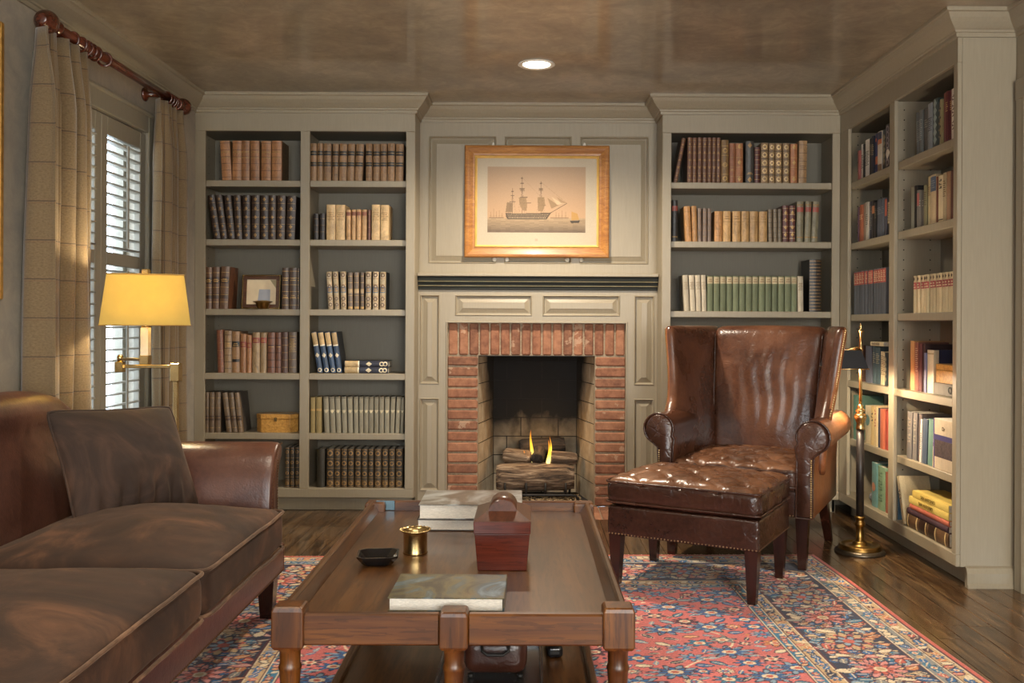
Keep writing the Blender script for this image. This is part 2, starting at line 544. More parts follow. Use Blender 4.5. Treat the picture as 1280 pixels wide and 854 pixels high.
# ------------------------------------------------------------------ side window
GLASS = NT('window_glass')
_tr = GLASS.new('ShaderNodeBsdfTransparent'); _gl = GLASS.new('ShaderNodeBsdfGlossy', Roughness=.02)
_mx = GLASS.new('ShaderNodeMixShader'); _mx.inputs[0].default_value = .08
GLASS.link(_tr.outputs[0], _mx.inputs[1]); GLASS.link(_gl.outputs[0], _mx.inputs[2]); GLASS.link(_mx.outputs[0], GLASS.out.inputs['Surface'])
GLASS = GLASS.mat
SHUT = m_paint('shutter_paint', (138, 132, 118), .45)
win = struct(MB().box(XL-.16, XL-.03, WY0, WY1, WZ0, WZ0+.02).build('window_1', SHUT), 'window with plantation shutters in the left wall', 'window')
wf = MB()
rects(wf, (XL-.13, XL-.09, WY0, WY0+.04, WZ0, WZ1), (XL-.13, XL-.09, WY1-.04, WY1, WZ0, WZ1), (XL-.13, XL-.09, WY0, WY1, WZ1-.04, WZ1),
      (XL-.13, XL-.09, WY0, WY1, 1.29, 1.33), (XL-.13, XL-.09, 4.19, 4.21, WZ0, WZ1))
wf.build('window_sash', SHUT, win)
for k, (z0, z1) in enumerate(((WZ0+.02, 1.29), (1.33, WZ1-.04))):
    for y0, y1 in ((WY0+.04, 4.19), (4.21, WY1-.04)):
        MB().box(XL-.112, XL-.108, y0, y1, z0, z1).build('pane', GLASS, win)
def casing(a, b, vert=True):
    pass
cw = .105
for y0, y1, z0, z1 in ((WY0-cw, WY0, WZ0-.08, WZ1+cw), (WY1, WY1+cw, WZ0-.08, WZ1+cw), (WY0, WY1, WZ1, WZ1+cw), (WY0, WY1, WZ0-.08, WZ0)):
    c = MB().cbox(XL, XL+.022, y0, y1, z0, z1, .005)
    if z1 - z0 > .5:
        yo = y0 if y0 < WY0-.01 else y1-.022
        c.cbox(XL, XL+.034, yo, yo+.022, z0, z1, .006)
    else:
        c.cbox(XL, XL+.034, y0-cw, y1+cw, (z1-.022) if z0 > 1 else z0, z1 if z0 > 1 else z0+.022, .006)
    c.build('casing', SHUT, win)
def shutter(y0, y1, label):
    xs0, xs1 = XL-.028, XL+.004
    r = thing('plantation_shutter', label, 'shutter', (xs1, (y0+y1)/2, WZ0+.022), 0, 'shutter panels of the side window')
    h = WZ1 - .006 - (WZ0+.022); w = (y1-y0)/2 - .002; st = .058; x0 = xs0-xs1
    for s in (-1, 1):
        a, b = sorted((s*w, s*(w-st)))
        MB().cbox(x0, 0, a, b, 0, h, .003).build('stile', SHUT, r)
    zm = 1.405 - WZ0 - .022
    for z0, z1 in ((0, .11), (zm-.03, zm+.03), (h-.085, h)):
        MB().cbox(x0, 0, -w+st, w-st, z0, z1, .003).build('rail', SHUT, r)
    prof = [(-.027, 0), (-.015, .0042), (.015, .0042), (.027, 0), (.015, -.0042), (-.015, -.0042)]
    ang = R(4)
    lm = None
    for z0, z1 in ((.11, zm-.03), (zm+.03, h-.085)):
        n = int(round((z1-z0)/.0515)); p = (z1-z0)/n
        for i in range(n):
            zc = z0 + p*(i+.5)
            if lm is None:
                q = [(a*math.cos(ang)-b*math.sin(ang), a*math.sin(ang)+b*math.cos(ang)) for a, b in prof]
                lm = MB().prism(q, 'y', -w+st+.002, w-st-.002).mesh('louver'); lm.materials.append(SHUT)
            o = link('louver', lm, r); o.location = (x0/2, 0, zc)
        MB().cbox(.012, .022, -.006, .006, z0+.03, z1-.02, .002).build('tilt_rod', SHUT, r)
    return r
shutter(WY0, 4.2, 'left shutter panel, mostly hidden behind the lamp-lit curtain')
shutter(4.2, WY1, 'right shutter panel, fully visible behind the yellow lamp shade')
# pale clapboard neighbour house seen through the louvers
SID = m_paint('pale_siding', (120, 132, 138), .8)
nh = thing('neighbour_house', 'pale clapboard house wall outside the shuttered window', 'house', (XL-4.2, 4.5, -1.0))
for i in range(24):
    MB().prism([(0, i*.16), (.03, i*.16), (.008, i*.16+.165), (0, i*.16+.165)], 'y', -3.5, 5.0).build('clapboard', SID, nh)

# ================================================================== built-in bookcases
ZS = [1.945, 1.598, 1.188, .812, .459]
PINS = []
def bookcase(name, label, loc, rz, W, D, ops, zs, flush=(3,), end_right=False, tall=H):
    r = thing(name, label, 'bookcase', loc, rz)
    ztop, zb = 2.2315, .138
    t = .02
    # face frame
    xs = [0] + [v for o in ops for v in o] + [W]
    for i in range(0, len(xs), 2):
        MB().cbox(xs[i], xs[i+1], 0, .02, zb, ztop, .0025).build('stile', PAINT, r)
    MB().cbox(0, W, 0, .02, ztop, tall, .002).build('top_rail', PAINT, r)
    MB().cbox(0, W, 0, .02, .085, zb, .0025).build('bottom_rail', PAINT, r)
    # carcass
    for x_0 in (0, W-.018):
        MB().prism([(.02, .085), (.07, .085), (.07, 0), (D, 0), (D, tall), (.02, tall)], 'x', x_0, x_0+.018).build('side_panel', PAINT, r)
    MB().box(.018, W-.018, D-.008, D, .06, tall-.1).build('back_panel', PAINT_SHADE, r)
    MB().box(.018, W-.018, .02, D-.008, ztop, ztop+.02).build('top_panel', PAINT_SHADE, r)
    MB().box(.018, W-.018, .02, D-.008, zb-.03, zb).build('floor_panel', PAINT, r)
    MB().cbox(.0, W, .07, .088, 0, .085, .002).build('toe_kick', PAINT, r)
    for i, (a, b) in enumerate(ops):
        # uprights either side of every bay, just behind the stiles
        if i > 0:
            c = (ops[i-1][1] + a)/2
            MB().box(c-.014, c+.014, .02, D-.008, zb, ztop).build('divider', PAINT, r)
        for k, z in enumerate(zs):
            fl = k in flush
            aa = a if fl else max(.019, a-.012); bb = b if fl else min(W-.019, b+.012)
            if i > 0 and not fl: aa = max(aa, (ops[i-1][1]+a)/2+.015)
            if i < len(ops)-1 and not fl: bb = min(bb, (ops[i+1][0]+b)/2-.015)
            y0 = .001 if fl else .021
            MB().cbox(aa, bb, y0, D-.009, z-.037, z, .003).build('shelf', PAINT, r)
    pin = MB()
    for a, b in ops:
        for z in [zb+.1+.05*k for k in range(40)]:
            for y in (.055, D-.06):
                x_ = (a if a < .2 else a-.018)+.0006
                x_ = max(x_, .0186) if a < .2 else x_
                pin.add([(x_, y+.0035*math.cos(2*PI*k/8), z+.0035*math.sin(2*PI*k/8)) for k in range(8)], [list(range(8))])
    PINS.append((pin, r))
    return r
bookcase('bookcase', 'two-bay built-in bookcase left of the fireplace beside the curtained window', (XL, YF, 0), 0, 1.288, .30,
         [(.0605, .6165), (.6715, 1.2345)], ZS)
bookcase('bookcase', 'single-bay built-in bookcase behind the wing chair right of the fireplace', (.773, YF, 0), 0, 1.042, .30,
         [(.053, .996)], ZS)
bookcase('bookcase', 'two-bay built-in bookcase on the right side wall behind the black shaded lamp', (XRF, YF, 0), R(-90), YF-YRE, .248,
         [(.133, .735), (.80, 1.437)], [1.925, 1.577, 1.17, .797, .463])

HOLE = m_plain('pin_hole', (30, 26, 22), .9)
for _p, _r in PINS: stuff(_p.build('shelf_pin_holes', HOLE, _r))
# ================================================================== fireplace
YS = 5.56                                           # plane of the wooden surround
man = thing('mantel_surround', 'greige panelled wooden fireplace surround with a dark reeded mantel shelf', 'mantel', (0.05, YS, 0))
def at_man(b): return b.xform(Matrix.Translation((-.05, -YS, 0)))
SP = [(-.4507, .0145, 1.156, 1.282), (.0774, .5464, 1.156, 1.282), (-.6625, -.544, .741, 1.282), (.631, .754, .741, 1.282),
      (-.6625, -.544, .097, .658), (.631, .754, .097, .658)]
OPN = (-.5015, .588, -.01, 1.118)
xs = sorted(set([-.6735, .772] + [h[0] for h in SP] + [h[1] for h in SP] + [OPN[0], OPN[1]]))
fr = MB()
zs_ = sorted(set([0.0, 1.312] + [h[2] for h in SP] + [h[3] for h in SP] + [OPN[3]]))
for i in range(len(xs)-1):
    for k in range(len(zs_)-1):
        cx, cz = (xs[i]+xs[i+1])/2, (zs_[k]+zs_[k+1])/2
        if any(h[0] < cx < h[1] and h[2] < cz < h[3] for h in SP + [OPN]): continue
        fr.box(xs[i], xs[i+1], YS, YS+.022, zs_[k], zs_[k+1])
at_man(fr).build('surround_frame', PAINT, man)
for a in SP:
    at_man(raised_panel(*a, YS, .026, .012)).build('panel', PAINT, man)
eb = MB()
for a in ((OPN[0]-.004, OPN[0]+.006, YS-.006, YC+.05, 0, 1.124), (OPN[1]-.006, OPN[1]+.004, YS-.006, YC+.05, 0, 1.124), (OPN[0], OPN[1], YS-.006, YC+.05, 1.112, 1.124)):
    eb.cbox(*a, .003)
at_man(eb).build('edge_bead', PAINT, man)
DKGREEN = m_plain('dark_green_lacquer', (24, 27, 21), .75, 0, .15, 12)
REED = m_plain('pale_gilt_reed', (206, 192, 152), .5, .0, .1)
yy = YS
for k, (z0, z1, d, mm, nm) in enumerate(((1.312, 1.334, .012, DKGREEN, 'mantel_band'), (1.334, 1.340, .019, REED, 'mantel_reed'), (1.340, 1.360, .026, DKGREEN, 'mantel_band'),
        (1.360, 1.366, .034, REED, 'mantel_reed'), (1.366, 1.392, .044, DKGREEN, 'mantel_band'), (1.392, 1.412, .058, PAINT, 'mantel_shelf'))):
    at_man(MB().cbox(-.6735, .772, YS-d, YC-.001, z0, z1, .003)).build(nm, mm, man)

# bricks
def m_brick(name, a, b, c):
    t = NT(name)
    v = t.coord('Object')
    oi = t.new('ShaderNodeObjectInfo')
    base = t.ramp(oi.outputs['Random'], [(0, a), (.5, b), (1, c)])
    f = t.noise(v, 22, 6, .65)
    col = t.mix(.55, base, t.ramp(f, [(.3, a), (.62, c)]))
    g = t.noise(v, 9, 5, .6)
    col = t.mix(t.math('MULTIPLY', t.math('GREATER_THAN', g, .62), .35), col, lin((205, 180, 152)))
    t.color(col); t.set(Roughness=.85); t.bump(t.noise(v, 90, 5, .7), .5, .004)
    return t.mat
BRICK = m_brick('red_brick', (92, 57, 43), (136, 85, 61), (166, 117, 88))
MORTAR = m_plain('mortar', (150, 134, 112), .95, 0, .2, 60, .4, 120)
fp = thing('fireplace', 'red brick fireplace with a sooty firebox and brick hearth', 'fireplace', (.043, YC, 0))
FO = Vector((.043, YC, 0))
def at_fp(b): return b.xform(Matrix.Translation(-FO))
BX0, BX1, BZ = -.312, .398, .915                     # firebox opening
YBk = 5.585                                          # brick face
mo = MB()
rects(mo, (OPN[0], BX0, YBk+.008, YC+.08, 0, 1.115), (BX1, OPN[1], YBk+.008, YC+.08, 0, 1.115), (BX0, BX1, YBk+.008, YC+.08, BZ, 1.115))
at_fp(mo).build('mortar', MORTAR, fp)
n = 17; bw = (OPN[1]-OPN[0]-.012)/n
bm_s = None
def brick_mesh(w, d, h, seed):
    random.seed(seed)
    b = MB().cbox(-w/2, w/2, 0, d, 0, h, .0075)
    b.v = [(x + random.uniform(-1, 1)*.0012, y + random.uniform(-1, 1)*.001, z + random.uniform(-1, 1)*.0012) for x, y, z in b.v]
    me = b.mesh('brick'); me.materials.append(BRICK); return me
sold = [brick_mesh(bw-.009, .06, .194, 11+i) for i in range(4)]
for i in range(n):
    o = link('brick', sold[i % 4], fp)
    o.location = Vector((OPN[0]+.006+(i+.5)*bw, YBk - random.uniform(-.001, .003), BZ+.003)) - FO
rows = 14; rh = BZ/rows
course = [brick_mesh(.183, .06, rh-.011, 31+i) for i in range(5)]
for i in range(rows):
    for s, xc in ((0, (OPN[0]+BX0)/2+.001), (1, (BX1+OPN[1])/2)):
        o = link('brick', course[(i*2+s) % 5], fp)
        o.location = Vector((xc, YBk - random.uniform(-.001, .003), i*rh+.004)) - FO
# lintel steel
at_fp(MB().box(BX0-.05, BX1+.05, YBk+.03, YBk+.10, BZ-.006, BZ+.002)).build('lintel', IRON, fp)
# firebox: side walls splay to the back
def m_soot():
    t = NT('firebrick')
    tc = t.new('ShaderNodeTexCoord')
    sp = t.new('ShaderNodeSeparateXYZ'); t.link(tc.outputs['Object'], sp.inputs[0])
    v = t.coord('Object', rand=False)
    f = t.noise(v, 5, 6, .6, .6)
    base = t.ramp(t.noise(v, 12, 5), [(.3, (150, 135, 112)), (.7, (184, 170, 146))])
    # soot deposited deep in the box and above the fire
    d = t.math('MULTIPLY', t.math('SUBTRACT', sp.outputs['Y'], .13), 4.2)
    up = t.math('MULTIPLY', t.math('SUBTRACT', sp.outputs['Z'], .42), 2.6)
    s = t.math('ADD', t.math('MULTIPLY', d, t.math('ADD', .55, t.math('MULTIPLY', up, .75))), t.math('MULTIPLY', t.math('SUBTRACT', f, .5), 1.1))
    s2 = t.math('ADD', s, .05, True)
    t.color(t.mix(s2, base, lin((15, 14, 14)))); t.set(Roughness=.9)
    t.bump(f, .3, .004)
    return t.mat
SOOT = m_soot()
YD = 6.05
BKX0, BKX1 = -.235, .312
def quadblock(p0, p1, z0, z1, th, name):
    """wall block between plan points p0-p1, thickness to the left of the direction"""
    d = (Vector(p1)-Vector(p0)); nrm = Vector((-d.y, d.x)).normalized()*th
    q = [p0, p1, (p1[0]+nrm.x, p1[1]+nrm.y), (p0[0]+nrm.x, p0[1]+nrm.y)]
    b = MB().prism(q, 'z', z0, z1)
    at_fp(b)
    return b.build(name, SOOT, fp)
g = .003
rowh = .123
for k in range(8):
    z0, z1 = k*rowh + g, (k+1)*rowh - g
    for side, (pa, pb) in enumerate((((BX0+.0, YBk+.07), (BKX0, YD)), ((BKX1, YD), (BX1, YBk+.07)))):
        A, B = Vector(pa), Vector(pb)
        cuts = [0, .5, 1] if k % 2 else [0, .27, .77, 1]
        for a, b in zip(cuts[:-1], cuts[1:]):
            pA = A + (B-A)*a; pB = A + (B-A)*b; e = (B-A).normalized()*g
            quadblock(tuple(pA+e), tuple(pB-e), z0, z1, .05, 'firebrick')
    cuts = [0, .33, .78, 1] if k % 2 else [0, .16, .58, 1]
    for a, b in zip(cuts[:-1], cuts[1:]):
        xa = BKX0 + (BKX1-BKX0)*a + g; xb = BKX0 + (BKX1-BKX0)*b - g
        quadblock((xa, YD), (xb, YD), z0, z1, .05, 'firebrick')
BACKM = m_plain('sooty_mortar', (34, 30, 27), .95)
bk = MB()
bk.prism([(BX0-.06, YBk+.07), (BX0-.004, YBk+.07), (BKX0-.004, YD+.004), (BKX1+.004, YD+.004), (BX1+.004, YBk+.07), (BX1+.06, YBk+.07), (BX1+.06, YD+.1), (BX0-.06, YD+.1)], 'z', 0, 1.0)
bk.box(BX0-.05, BX1+.05, YBk+.10, YD+.1, .985, 1.0)
at_fp(bk).build('firebox_shell', BACKM, fp)
# hearth bricks
hx = [HX0 + (HX1-HX0)*i/14 for i in range(15)]
hm = None
for r_ in range(2):
    y0 = HY0 + r_*.185; 
    for i in range(14):
        w = hx[1]-hx[0]
        if hm is None:
            hm = MB().cbox(-w/2+.003, w/2-.003, .003, .182, -.028, .001, .004).mesh('hearth_brick'); hm.materials.append(BRICK)
        o = link('hearth_brick', hm, fp); o.location = Vector((hx[i]+w/2, y0, 0)) - FO
at_fp(MB().box(HX0, HX1, HY0, YBk, -.0305, -.006)).build('hearth_mortar', MORTAR, fp)
at_fp(MB().box(BX0, BX1, YBk, YD, -.02, .001)).build('firebox_floor', BACKM, fp)
# ================================================================== soft furniture helpers
def axis_pts(h, r, n):
    a = [-h, -h+.29*r, -h+.62*r, -h+r]
    m = h - r
    mid = [-m + 2*m*i/n for i in range(1, n)] if m > 1e-6 else []
    return a + mid + [h-r, h-.62*r, h-.29*r, h]
def rbox(b, w, d, h, r, nx, ny, nz, fn=None, c=(0,0,0)):
    """rounded box of w x d x h about c; fn deforms each point"""
    X, Y, Z = axis_pts(w/2, r, nx), axis_pts(d/2, r, ny), axis_pts(h/2, r, nz)
    idx = {}; vs = []; fs = []
    def P(i, j, k):
        key = (i, j, k)
        if key in idx: return idx[key]
        p = Vector((X[i], Y[j], Z[k]))
        q = Vector((max(-w/2+r, min(w/2-r, p.x)), max(-d/2+r, min(d/2-r, p.y)), max(-h/2+r, min(h/2-r, p.z))))
        e = p - q
        if e.length > 1e-9: p = q + e.normalized()*r
        p = p + Vector(c)
        if fn: p = fn(p)
        idx[key] = len(vs); vs.append(tuple(p)); return idx[key]
    I, J, K = len(X)-1, len(Y)-1, len(Z)-1
    for i in range(I):
        for j in range(J):
            fs.append([P(i,j,0), P(i,j+1,0), P(i+1,j+1,0), P(i+1,j,0)])
            fs.append([P(i,j,K), P(i+1,j,K), P(i+1,j+1,K), P(i,j+1,K)])
    for i in range(I):
        for k in range(K):
            fs.append([P(i,0,k), P(i+1,0,k), P(i+1,0,k+1), P(i,0,k+1)])
            fs.append([P(i,J,k), P(i,J,k+1), P(i+1,J,k+1), P(i+1,J,k)])
    for j in range(J):
        for k in range(K):
            fs.append([P(0,j,k), P(0,j,k+1), P(0,j+1,k+1), P(0,j+1,k)])
            fs.append([P(I,j,k), P(I,j+1,k), P(I,j+1,k+1), P(I,j,k+1)])
    return b.add(vs, fs, True)
def rrect_path(w, d, r, z, n=6, m=10):
    pts = []
    for cx, cy, a0 in ((w/2-r, d/2-r, 0), (-w/2+r, d/2-r, 90), (-w/2+r, -d/2+r, 180), (w/2-r, -d/2+r, 270)):
        for i in range(n+1):
            a = R(a0 + 90*i/n)
            pts.append(Vector((cx + r*math.cos(a), cy + r*math.sin(a), z)))
    out = []
    for i in range(len(pts)):
        a, b = pts[i], pts[(i+1) % len(pts)]
        L = (b-a).length
        k = max(1, int(L/.04))
        for t in range(k): out.append(a + (b-a)*t/k)
    return out
def sstep(a, b, x):
    t = max(0, min(1, (x-a)/(b-a))); return t*t*(3-2*t)
def nz(x, y, z=0): return mnoise.noise(Vector((x, y, z)))
def square_leg(b, cx, cy, z1, t0, t1, dx=0, dy=0, z0=0.0):
    """tapered square leg from floor (half t0) to z1 (half t1); foot moved by dx,dy"""
    L = []
    for z, t, k in ((z0, t0, 1), (z1, t1, 0)):
        L.append([(cx+dx*k+sx*t, cy+dy*k+sy*t, z) for sx, sy in ((-1,-1),(1,-1),(1,1),(-1,1))])
    return b.loft(L, smooth=False)

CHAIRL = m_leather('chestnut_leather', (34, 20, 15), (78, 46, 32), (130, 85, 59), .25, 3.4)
CHAIRD = m_leather('dark_chestnut_leather', (36, 21, 16), (58, 35, 26), (86, 54, 39), .22, 3.0, .7)
CHAIRLIT = m_leather('tan_leather', (104, 60, 34), (142, 86, 50), (172, 112, 68), .36, 3.2)  # chestnut leather with the lamp's warm light put into its colour
SOFAL = m_leather('burgundy_brown_leather', (40, 24, 20), (72, 44, 36), (112, 74, 56), .28, 2.6, .14)
VELVET = m_velvet('brown_velvet', (62, 40, 25), .10)
VELVETP = m_velvet('brown_velvet_pillow', (50, 33, 23), .14)
PIPE = m_velvet('velvet_piping', (88, 64, 46), .4)
DARKLEG = m_wood('dark_mahogany_leg', (24, 10, 7), (44, 20, 13), (66, 32, 20), .25, 'z')
NAIL = m_plain('nailhead_brass', (196, 166, 118), .3, .9, .1, 60)
NAILD = m_plain('nailhead_antique', (120, 96, 72), .35, .8, .15, 60)

# ================================================================== persian rug
RUGM = m_attr('woven_wool_rug', .95, .2, 260, .15)
def build_rug():
    W, L = 2.75, 3.70
    xs = np.linspace(-W/2, W/2, 612)
    ys = np.concatenate([np.linspace(-L/2, .05, 128)[:-1], np.linspace(.05, L/2, 401)])
    XX, YY = np.meshgrid(xs, ys)
    C = np.zeros(XX.shape + (3,))
    pal = {k: np.array(lin(v)[:3]) for k, v in dict(pink=(208, 108, 102), coral=(198, 92, 74), navy=(30, 34, 62), blue=(38, 100, 156), teal=(50, 116, 148),
           sky=(134, 158, 176), cream=(226, 206, 172), beige=(196, 164, 120), red=(150, 44, 44), maroon=(84, 26, 36), orange=(206, 132, 78), rose=(216, 140, 132), grey=(140, 138, 134)).items()}
    rng = np.random.RandomState(5)
    def win(cx, cy, r):
        i0, i1 = np.searchsorted(xs, [cx-r, cx+r]); j0, j1 = np.searchsorted(ys, [cy-r, cy+r])
        return slice(j0, j1), slice(i0, i1)
    def stamp(cx, cy, r, fn):
        sl = win(cx, cy, r*1.5)
        if XX[sl].size == 0: return
        fn(sl, XX[sl]-cx, YY[sl]-cy)
    def rosette(cx, cy, r, n, pc, cc='cream', oc='navy', ph=0., sx=1., sy=1.):
        def f(sl, x, y):
            x = x/sx; y = y/sy
            rr = np.hypot(x, y); th = np.arctan2(y, x)+ph
            R_ = r*(.78+.22*np.cos(n*th))
            c = C[sl]
            c[rr < R_*1.13] = pal[oc]; c[rr < R_*.95] = pal[pc]
            m = (rr < R_*.95) & (rr > R_*.5) & (np.cos(n*th) < -.55); c[m] = pal[oc]
            c[rr < r*.42] = pal[cc]; c[rr < r*.22] = pal['coral' if cc != 'coral' else 'navy']
        stamp(cx, cy, r, f)
    def leaf(cx, cy, l, w, a, col, oc='navy'):
        def f(sl, x, y):
            u = x*np.cos(a)+y*np.sin(a); v = -x*np.sin(a)+y*np.cos(a)
            c = C[sl]; t = 1-(u/l)**2
            hw = w*np.clip(t, 0, 1)**.8*(1-.3*u/l)
            if oc: c[(np.abs(v) < hw+.0045) & (np.abs(u) < l+.003)] = pal[oc]
            c[(np.abs(v) < hw) & (np.abs(u) < l)] = pal[col]
            c[(np.abs(v) < .002) & (np.abs(u) < l*.8)] = pal['cream']
        stamp(cx, cy, max(l, w), f)
    def dot(cx, cy, r, col):
        stamp(cx, cy, r, lambda sl, x, y: C[sl].__setitem__(np.hypot(x, y) < r, pal[col]))
    # distance to nearest edge
    ex = W/2-np.abs(XX); ey = L/2-np.abs(YY); e = np.minimum(ex, ey)
    side = ex < ey
    t = np.where(side, YY, XX)
    C[:] = pal['pink']
    ab = np.sin(YY*7)+np.sin(YY*17+1)*.6
    C[:] = C*(1+.06*ab[..., None])
    # --- field: mirrored scattering of flowers, leaves and vines
    fw, fl = W/2-.54, L/2-.54
    vy = np.arange(-L, L, .004)
    for s in (-1, 1):
        for x0, am, per, ph in ((.18, .13, .74, .0), (.55, .12, .62, 1.2)):
            for yv in np.arange(-fl, fl, .004):
                xv = s*(x0+am*math.sin(2*PI*yv/per+ph))
                if abs(xv) < fw: 
                    dot(xv, yv, .004, 'cream' if int(yv*18) % 3 else 'grey')
    occ = []
    def free(x, y, r):
        for a, b, q in occ:
            if (a-x)**2+(b-y)**2 < (q+r)**2*.82: return False
        occ.append((x, y, r)); return True
    for r, cnt in ((.07, 70), (.042, 420), (.028, 1800), (.018, 6000)):
        for _ in range(cnt):
            x = rng.uniform(0, fw); y = rng.uniform(-fl, fl)
            if y < -.4 and r < .03: continue
            if not free(x, y, r): continue
            ty = rng.randint(0, 6); ph = rng.uniform(0, 6)
            cols = ['navy', 'blue', 'teal', 'sky', 'cream', 'orange', 'grey', 'maroon']
            pc = cols[rng.choice(8, p=[.2, .24, .14, .13, .12, .06, .06, .05])]
            cc = 'cream' if pc not in ('cream', 'sky') else 'blue'
            oc = 'navy' if pc != 'navy' else 'rose'
            an = rng.uniform(-.9, .9); n = int(rng.choice([6, 8, 10])); col2 = cols[rng.randint(0, 4)]
            for s in (-1, 1):
                if r > .06:
                    rosette(s*x, y, r, 10, 'sky', 'cream', 'navy', ph, 1.25, .8); rosette(s*x, y, r*.72, 8, 'blue', 'cream', 'maroon', ph, 1.2, .8)
                elif r > .04:
                    rosette(s*x, y, r, n, pc, cc, oc, ph, 1.2, .85)
                elif r > .025:
                    (rosette(s*x, y, r, n, pc, cc, oc, ph, 1.15, .85) if ty < 3 else leaf(s*x, y, r*1.05, r*.45, s*an, pc, oc))
                else:
                    (leaf(s*x, y, r*1.2, r*.5, s*an+.5, col2, None) if ty < 4 else dot(s*x, y, r*.45, pc))
    # --- borders
    def band(a, b, col):
        C[(e >= a) & (e < b)] = pal[col]
    band(0, .022, 'coral'); band(.022, .028, 'maroon'); band(.028, .033, 'cream')
    band(.033, .082, 'beige'); band(.082, .087, 'maroon'); band(.087, .091, 'cream'); band(.091, .146, 'grey'); band(.146, .150, 'cream'); band(.150, .157, 'maroon')
    band(.157, .435, 'navy')
    band(.435, .442, 'maroon'); band(.442, .446, 'cream'); band(.446, .492, 'beige'); band(.492, .497, 'maroon'); band(.497, .502, 'cream'); band(.502, .536, 'teal'); band(.536, .541, 'cream'); band(.541, .548, 'maroon')
    def around(ed, step, fn, off=0.):
        a, b = W/2-ed, L/2-ed
        for s in (-1, 1):
            n = max(1, int(round(2*b/step)))
            for i in range(n): fn(s*a, -b+2*b*(i+.5)/n+0*off, i, True, s)
            n = max(1, int(round(2*a/step)))
            for i in range(n): fn(-a+2*a*(i+.5)/n, s*b, i, False, s)
    gc = ['coral', 'blue', 'orange', 'rose', 'navy', 'cream', 'teal', 'red']
    def guard(w, seed, cs):
        rg = np.random.RandomState(seed)
        def f(x, y, i, v, s):
            if y < -.6: return
            k = i % 4
            if k == 0: rosette(x, y, w*.46, 6, cs[0], 'cream', 'navy')
            else:
                o = (rg.rand()-.5)*w*.5
                leaf(x+(o if v else 0), y+(0 if v else o), w*.42, w*.24, rg.uniform(-1.5, 1.5), cs[rg.randint(0, len(cs))], 'navy' if rg.rand() < .5 else None)
        return f
    around(.0575, .030, guard(.05, 1, ['blue', 'coral', 'cream', 'orange', 'maroon', 'coral']))
    around(.1185, .033, guard(.055, 2, ['teal', 'cream', 'coral', 'beige', 'blue', 'rose', 'cream']))
    around(.469, .030, guard(.046, 3, ['blue', 'coral', 'cream', 'navy', 'orange']))
    around(.519, .026, guard(.034, 4, ['coral', 'cream', 'orange', 'navy', 'rose']))
    rg = np.random.RandomState(9)
    def mainleaf(x, y, i, v, s):
        if y < -.6: return
        for _ in range(22):
            o = rg.uniform(-.115, .115); q = rg.uniform(-.03, .03)
            leaf(x+(o if v else q), y+(q if v else o), rg.uniform(.016, .040), rg.uniform(.008, .018), rg.uniform(-.6, .6)+(0 if rg.rand() < .8 else 1.5),
                 ['coral', 'sky', 'beige', 'rose', 'cream', 'blue', 'orange', 'grey', 'teal'][rg.randint(0, 9)], 'navy' if rg.rand() < .6 else 'maroon')
    around(.296, .042, mainleaf)
    def mainros(x, y, i, v, s):
        if y < -.8: return
        if i % 2 == 0:
            rosette(x, y, .092, 8, 'beige', 'coral', 'navy'); rosette(x, y, .066, 8, 'navy', 'cream', 'coral', .4); rosette(x, y, .05, 6, 'sky', 'coral', 'maroon'); dot(x, y, .018, 'coral')
        else:
            rosette(x, y, .085, 10, 'rose', 'coral', 'navy', .3); rosette(x, y, .05, 8, 'coral', 'cream', 'maroon'); dot(x, y, .014, 'beige')
    around(.296, .262, mainros)
    # weave irregularity
    C *= (1+.10*rng.randn(*XX.shape))[..., None]
    C = np.clip(C, 0, 1)
    # edges a little wavy, slab with thickness
    ZZ = np.full(XX.shape, .009)
    ZZ[0, :] = ZZ[-1, :] = ZZ[:, 0] = ZZ[:, -1] = .001
    WX = XX + .004*np.sin(YY*5+1)*(np.abs(XX)/(W/2)); WY = YY + .006*np.sin(XX*4)*(np.abs(YY)/(L/2))
    V = np.stack([WX, WY, ZZ], -1).reshape(-1, 3)
    ny, nx = XX.shape
    idx = np.arange(ny*nx).reshape(ny, nx)
    Q = np.stack([idx[:-1, :-1], idx[:-1, 1:], idx[1:, 1:], idx[1:, :-1]], -1).reshape(-1, 4)
    me = bpy.data.meshes.new('rug')
    me.vertices.add(len(V)); me.vertices.foreach_set('co', V.ravel())
    me.loops.add(Q.size); me.loops.foreach_set('vertex_index', Q.ravel().astype(np.int32))
    me.polygons.add(len(Q)); me.polygons.foreach_set('loop_start', np.arange(0, Q.size, 4, dtype=np.int32))
    at = me.color_attributes.new('Col', 'FLOAT_COLOR', 'POINT')
    at.data.foreach_set('color', np.concatenate([C.reshape(-1, 3), np.ones((len(V), 1))], 1).ravel())
    me.update(); me.validate()
    me.materials.append(RUGM)
    o = link('rug', me)
    o.location = (.065, 2.523, .0005); o.rotation_euler = (0, 0, R(2))
    tag(o, 'red and navy floral Persian rug on the dark wood floor', 'rug')
    fr = MB(); rnd = random.Random(3)
    for k in range(520):
        x = -W/2+.004+(W-.008)*k/519
        l = rnd.uniform(.018, .034); dx = rnd.uniform(-.006, .006); w = .0016
        fr.add([(x-w, L/2-.004, .006), (x+w, L/2-.004, .006), (x+dx+w*.6, L/2+l, .002), (x+dx-w*.6, L/2+l, .002), (x, L/2, .008), (x+dx, L/2+l, .0035)],
               [(0, 1, 2, 3), (0, 4, 5, 3), (1, 4, 5, 2)])
    stuff(fr.build('fringe', m_plain('fringe_wool', (205, 190, 165), .9), o))
build_rug()

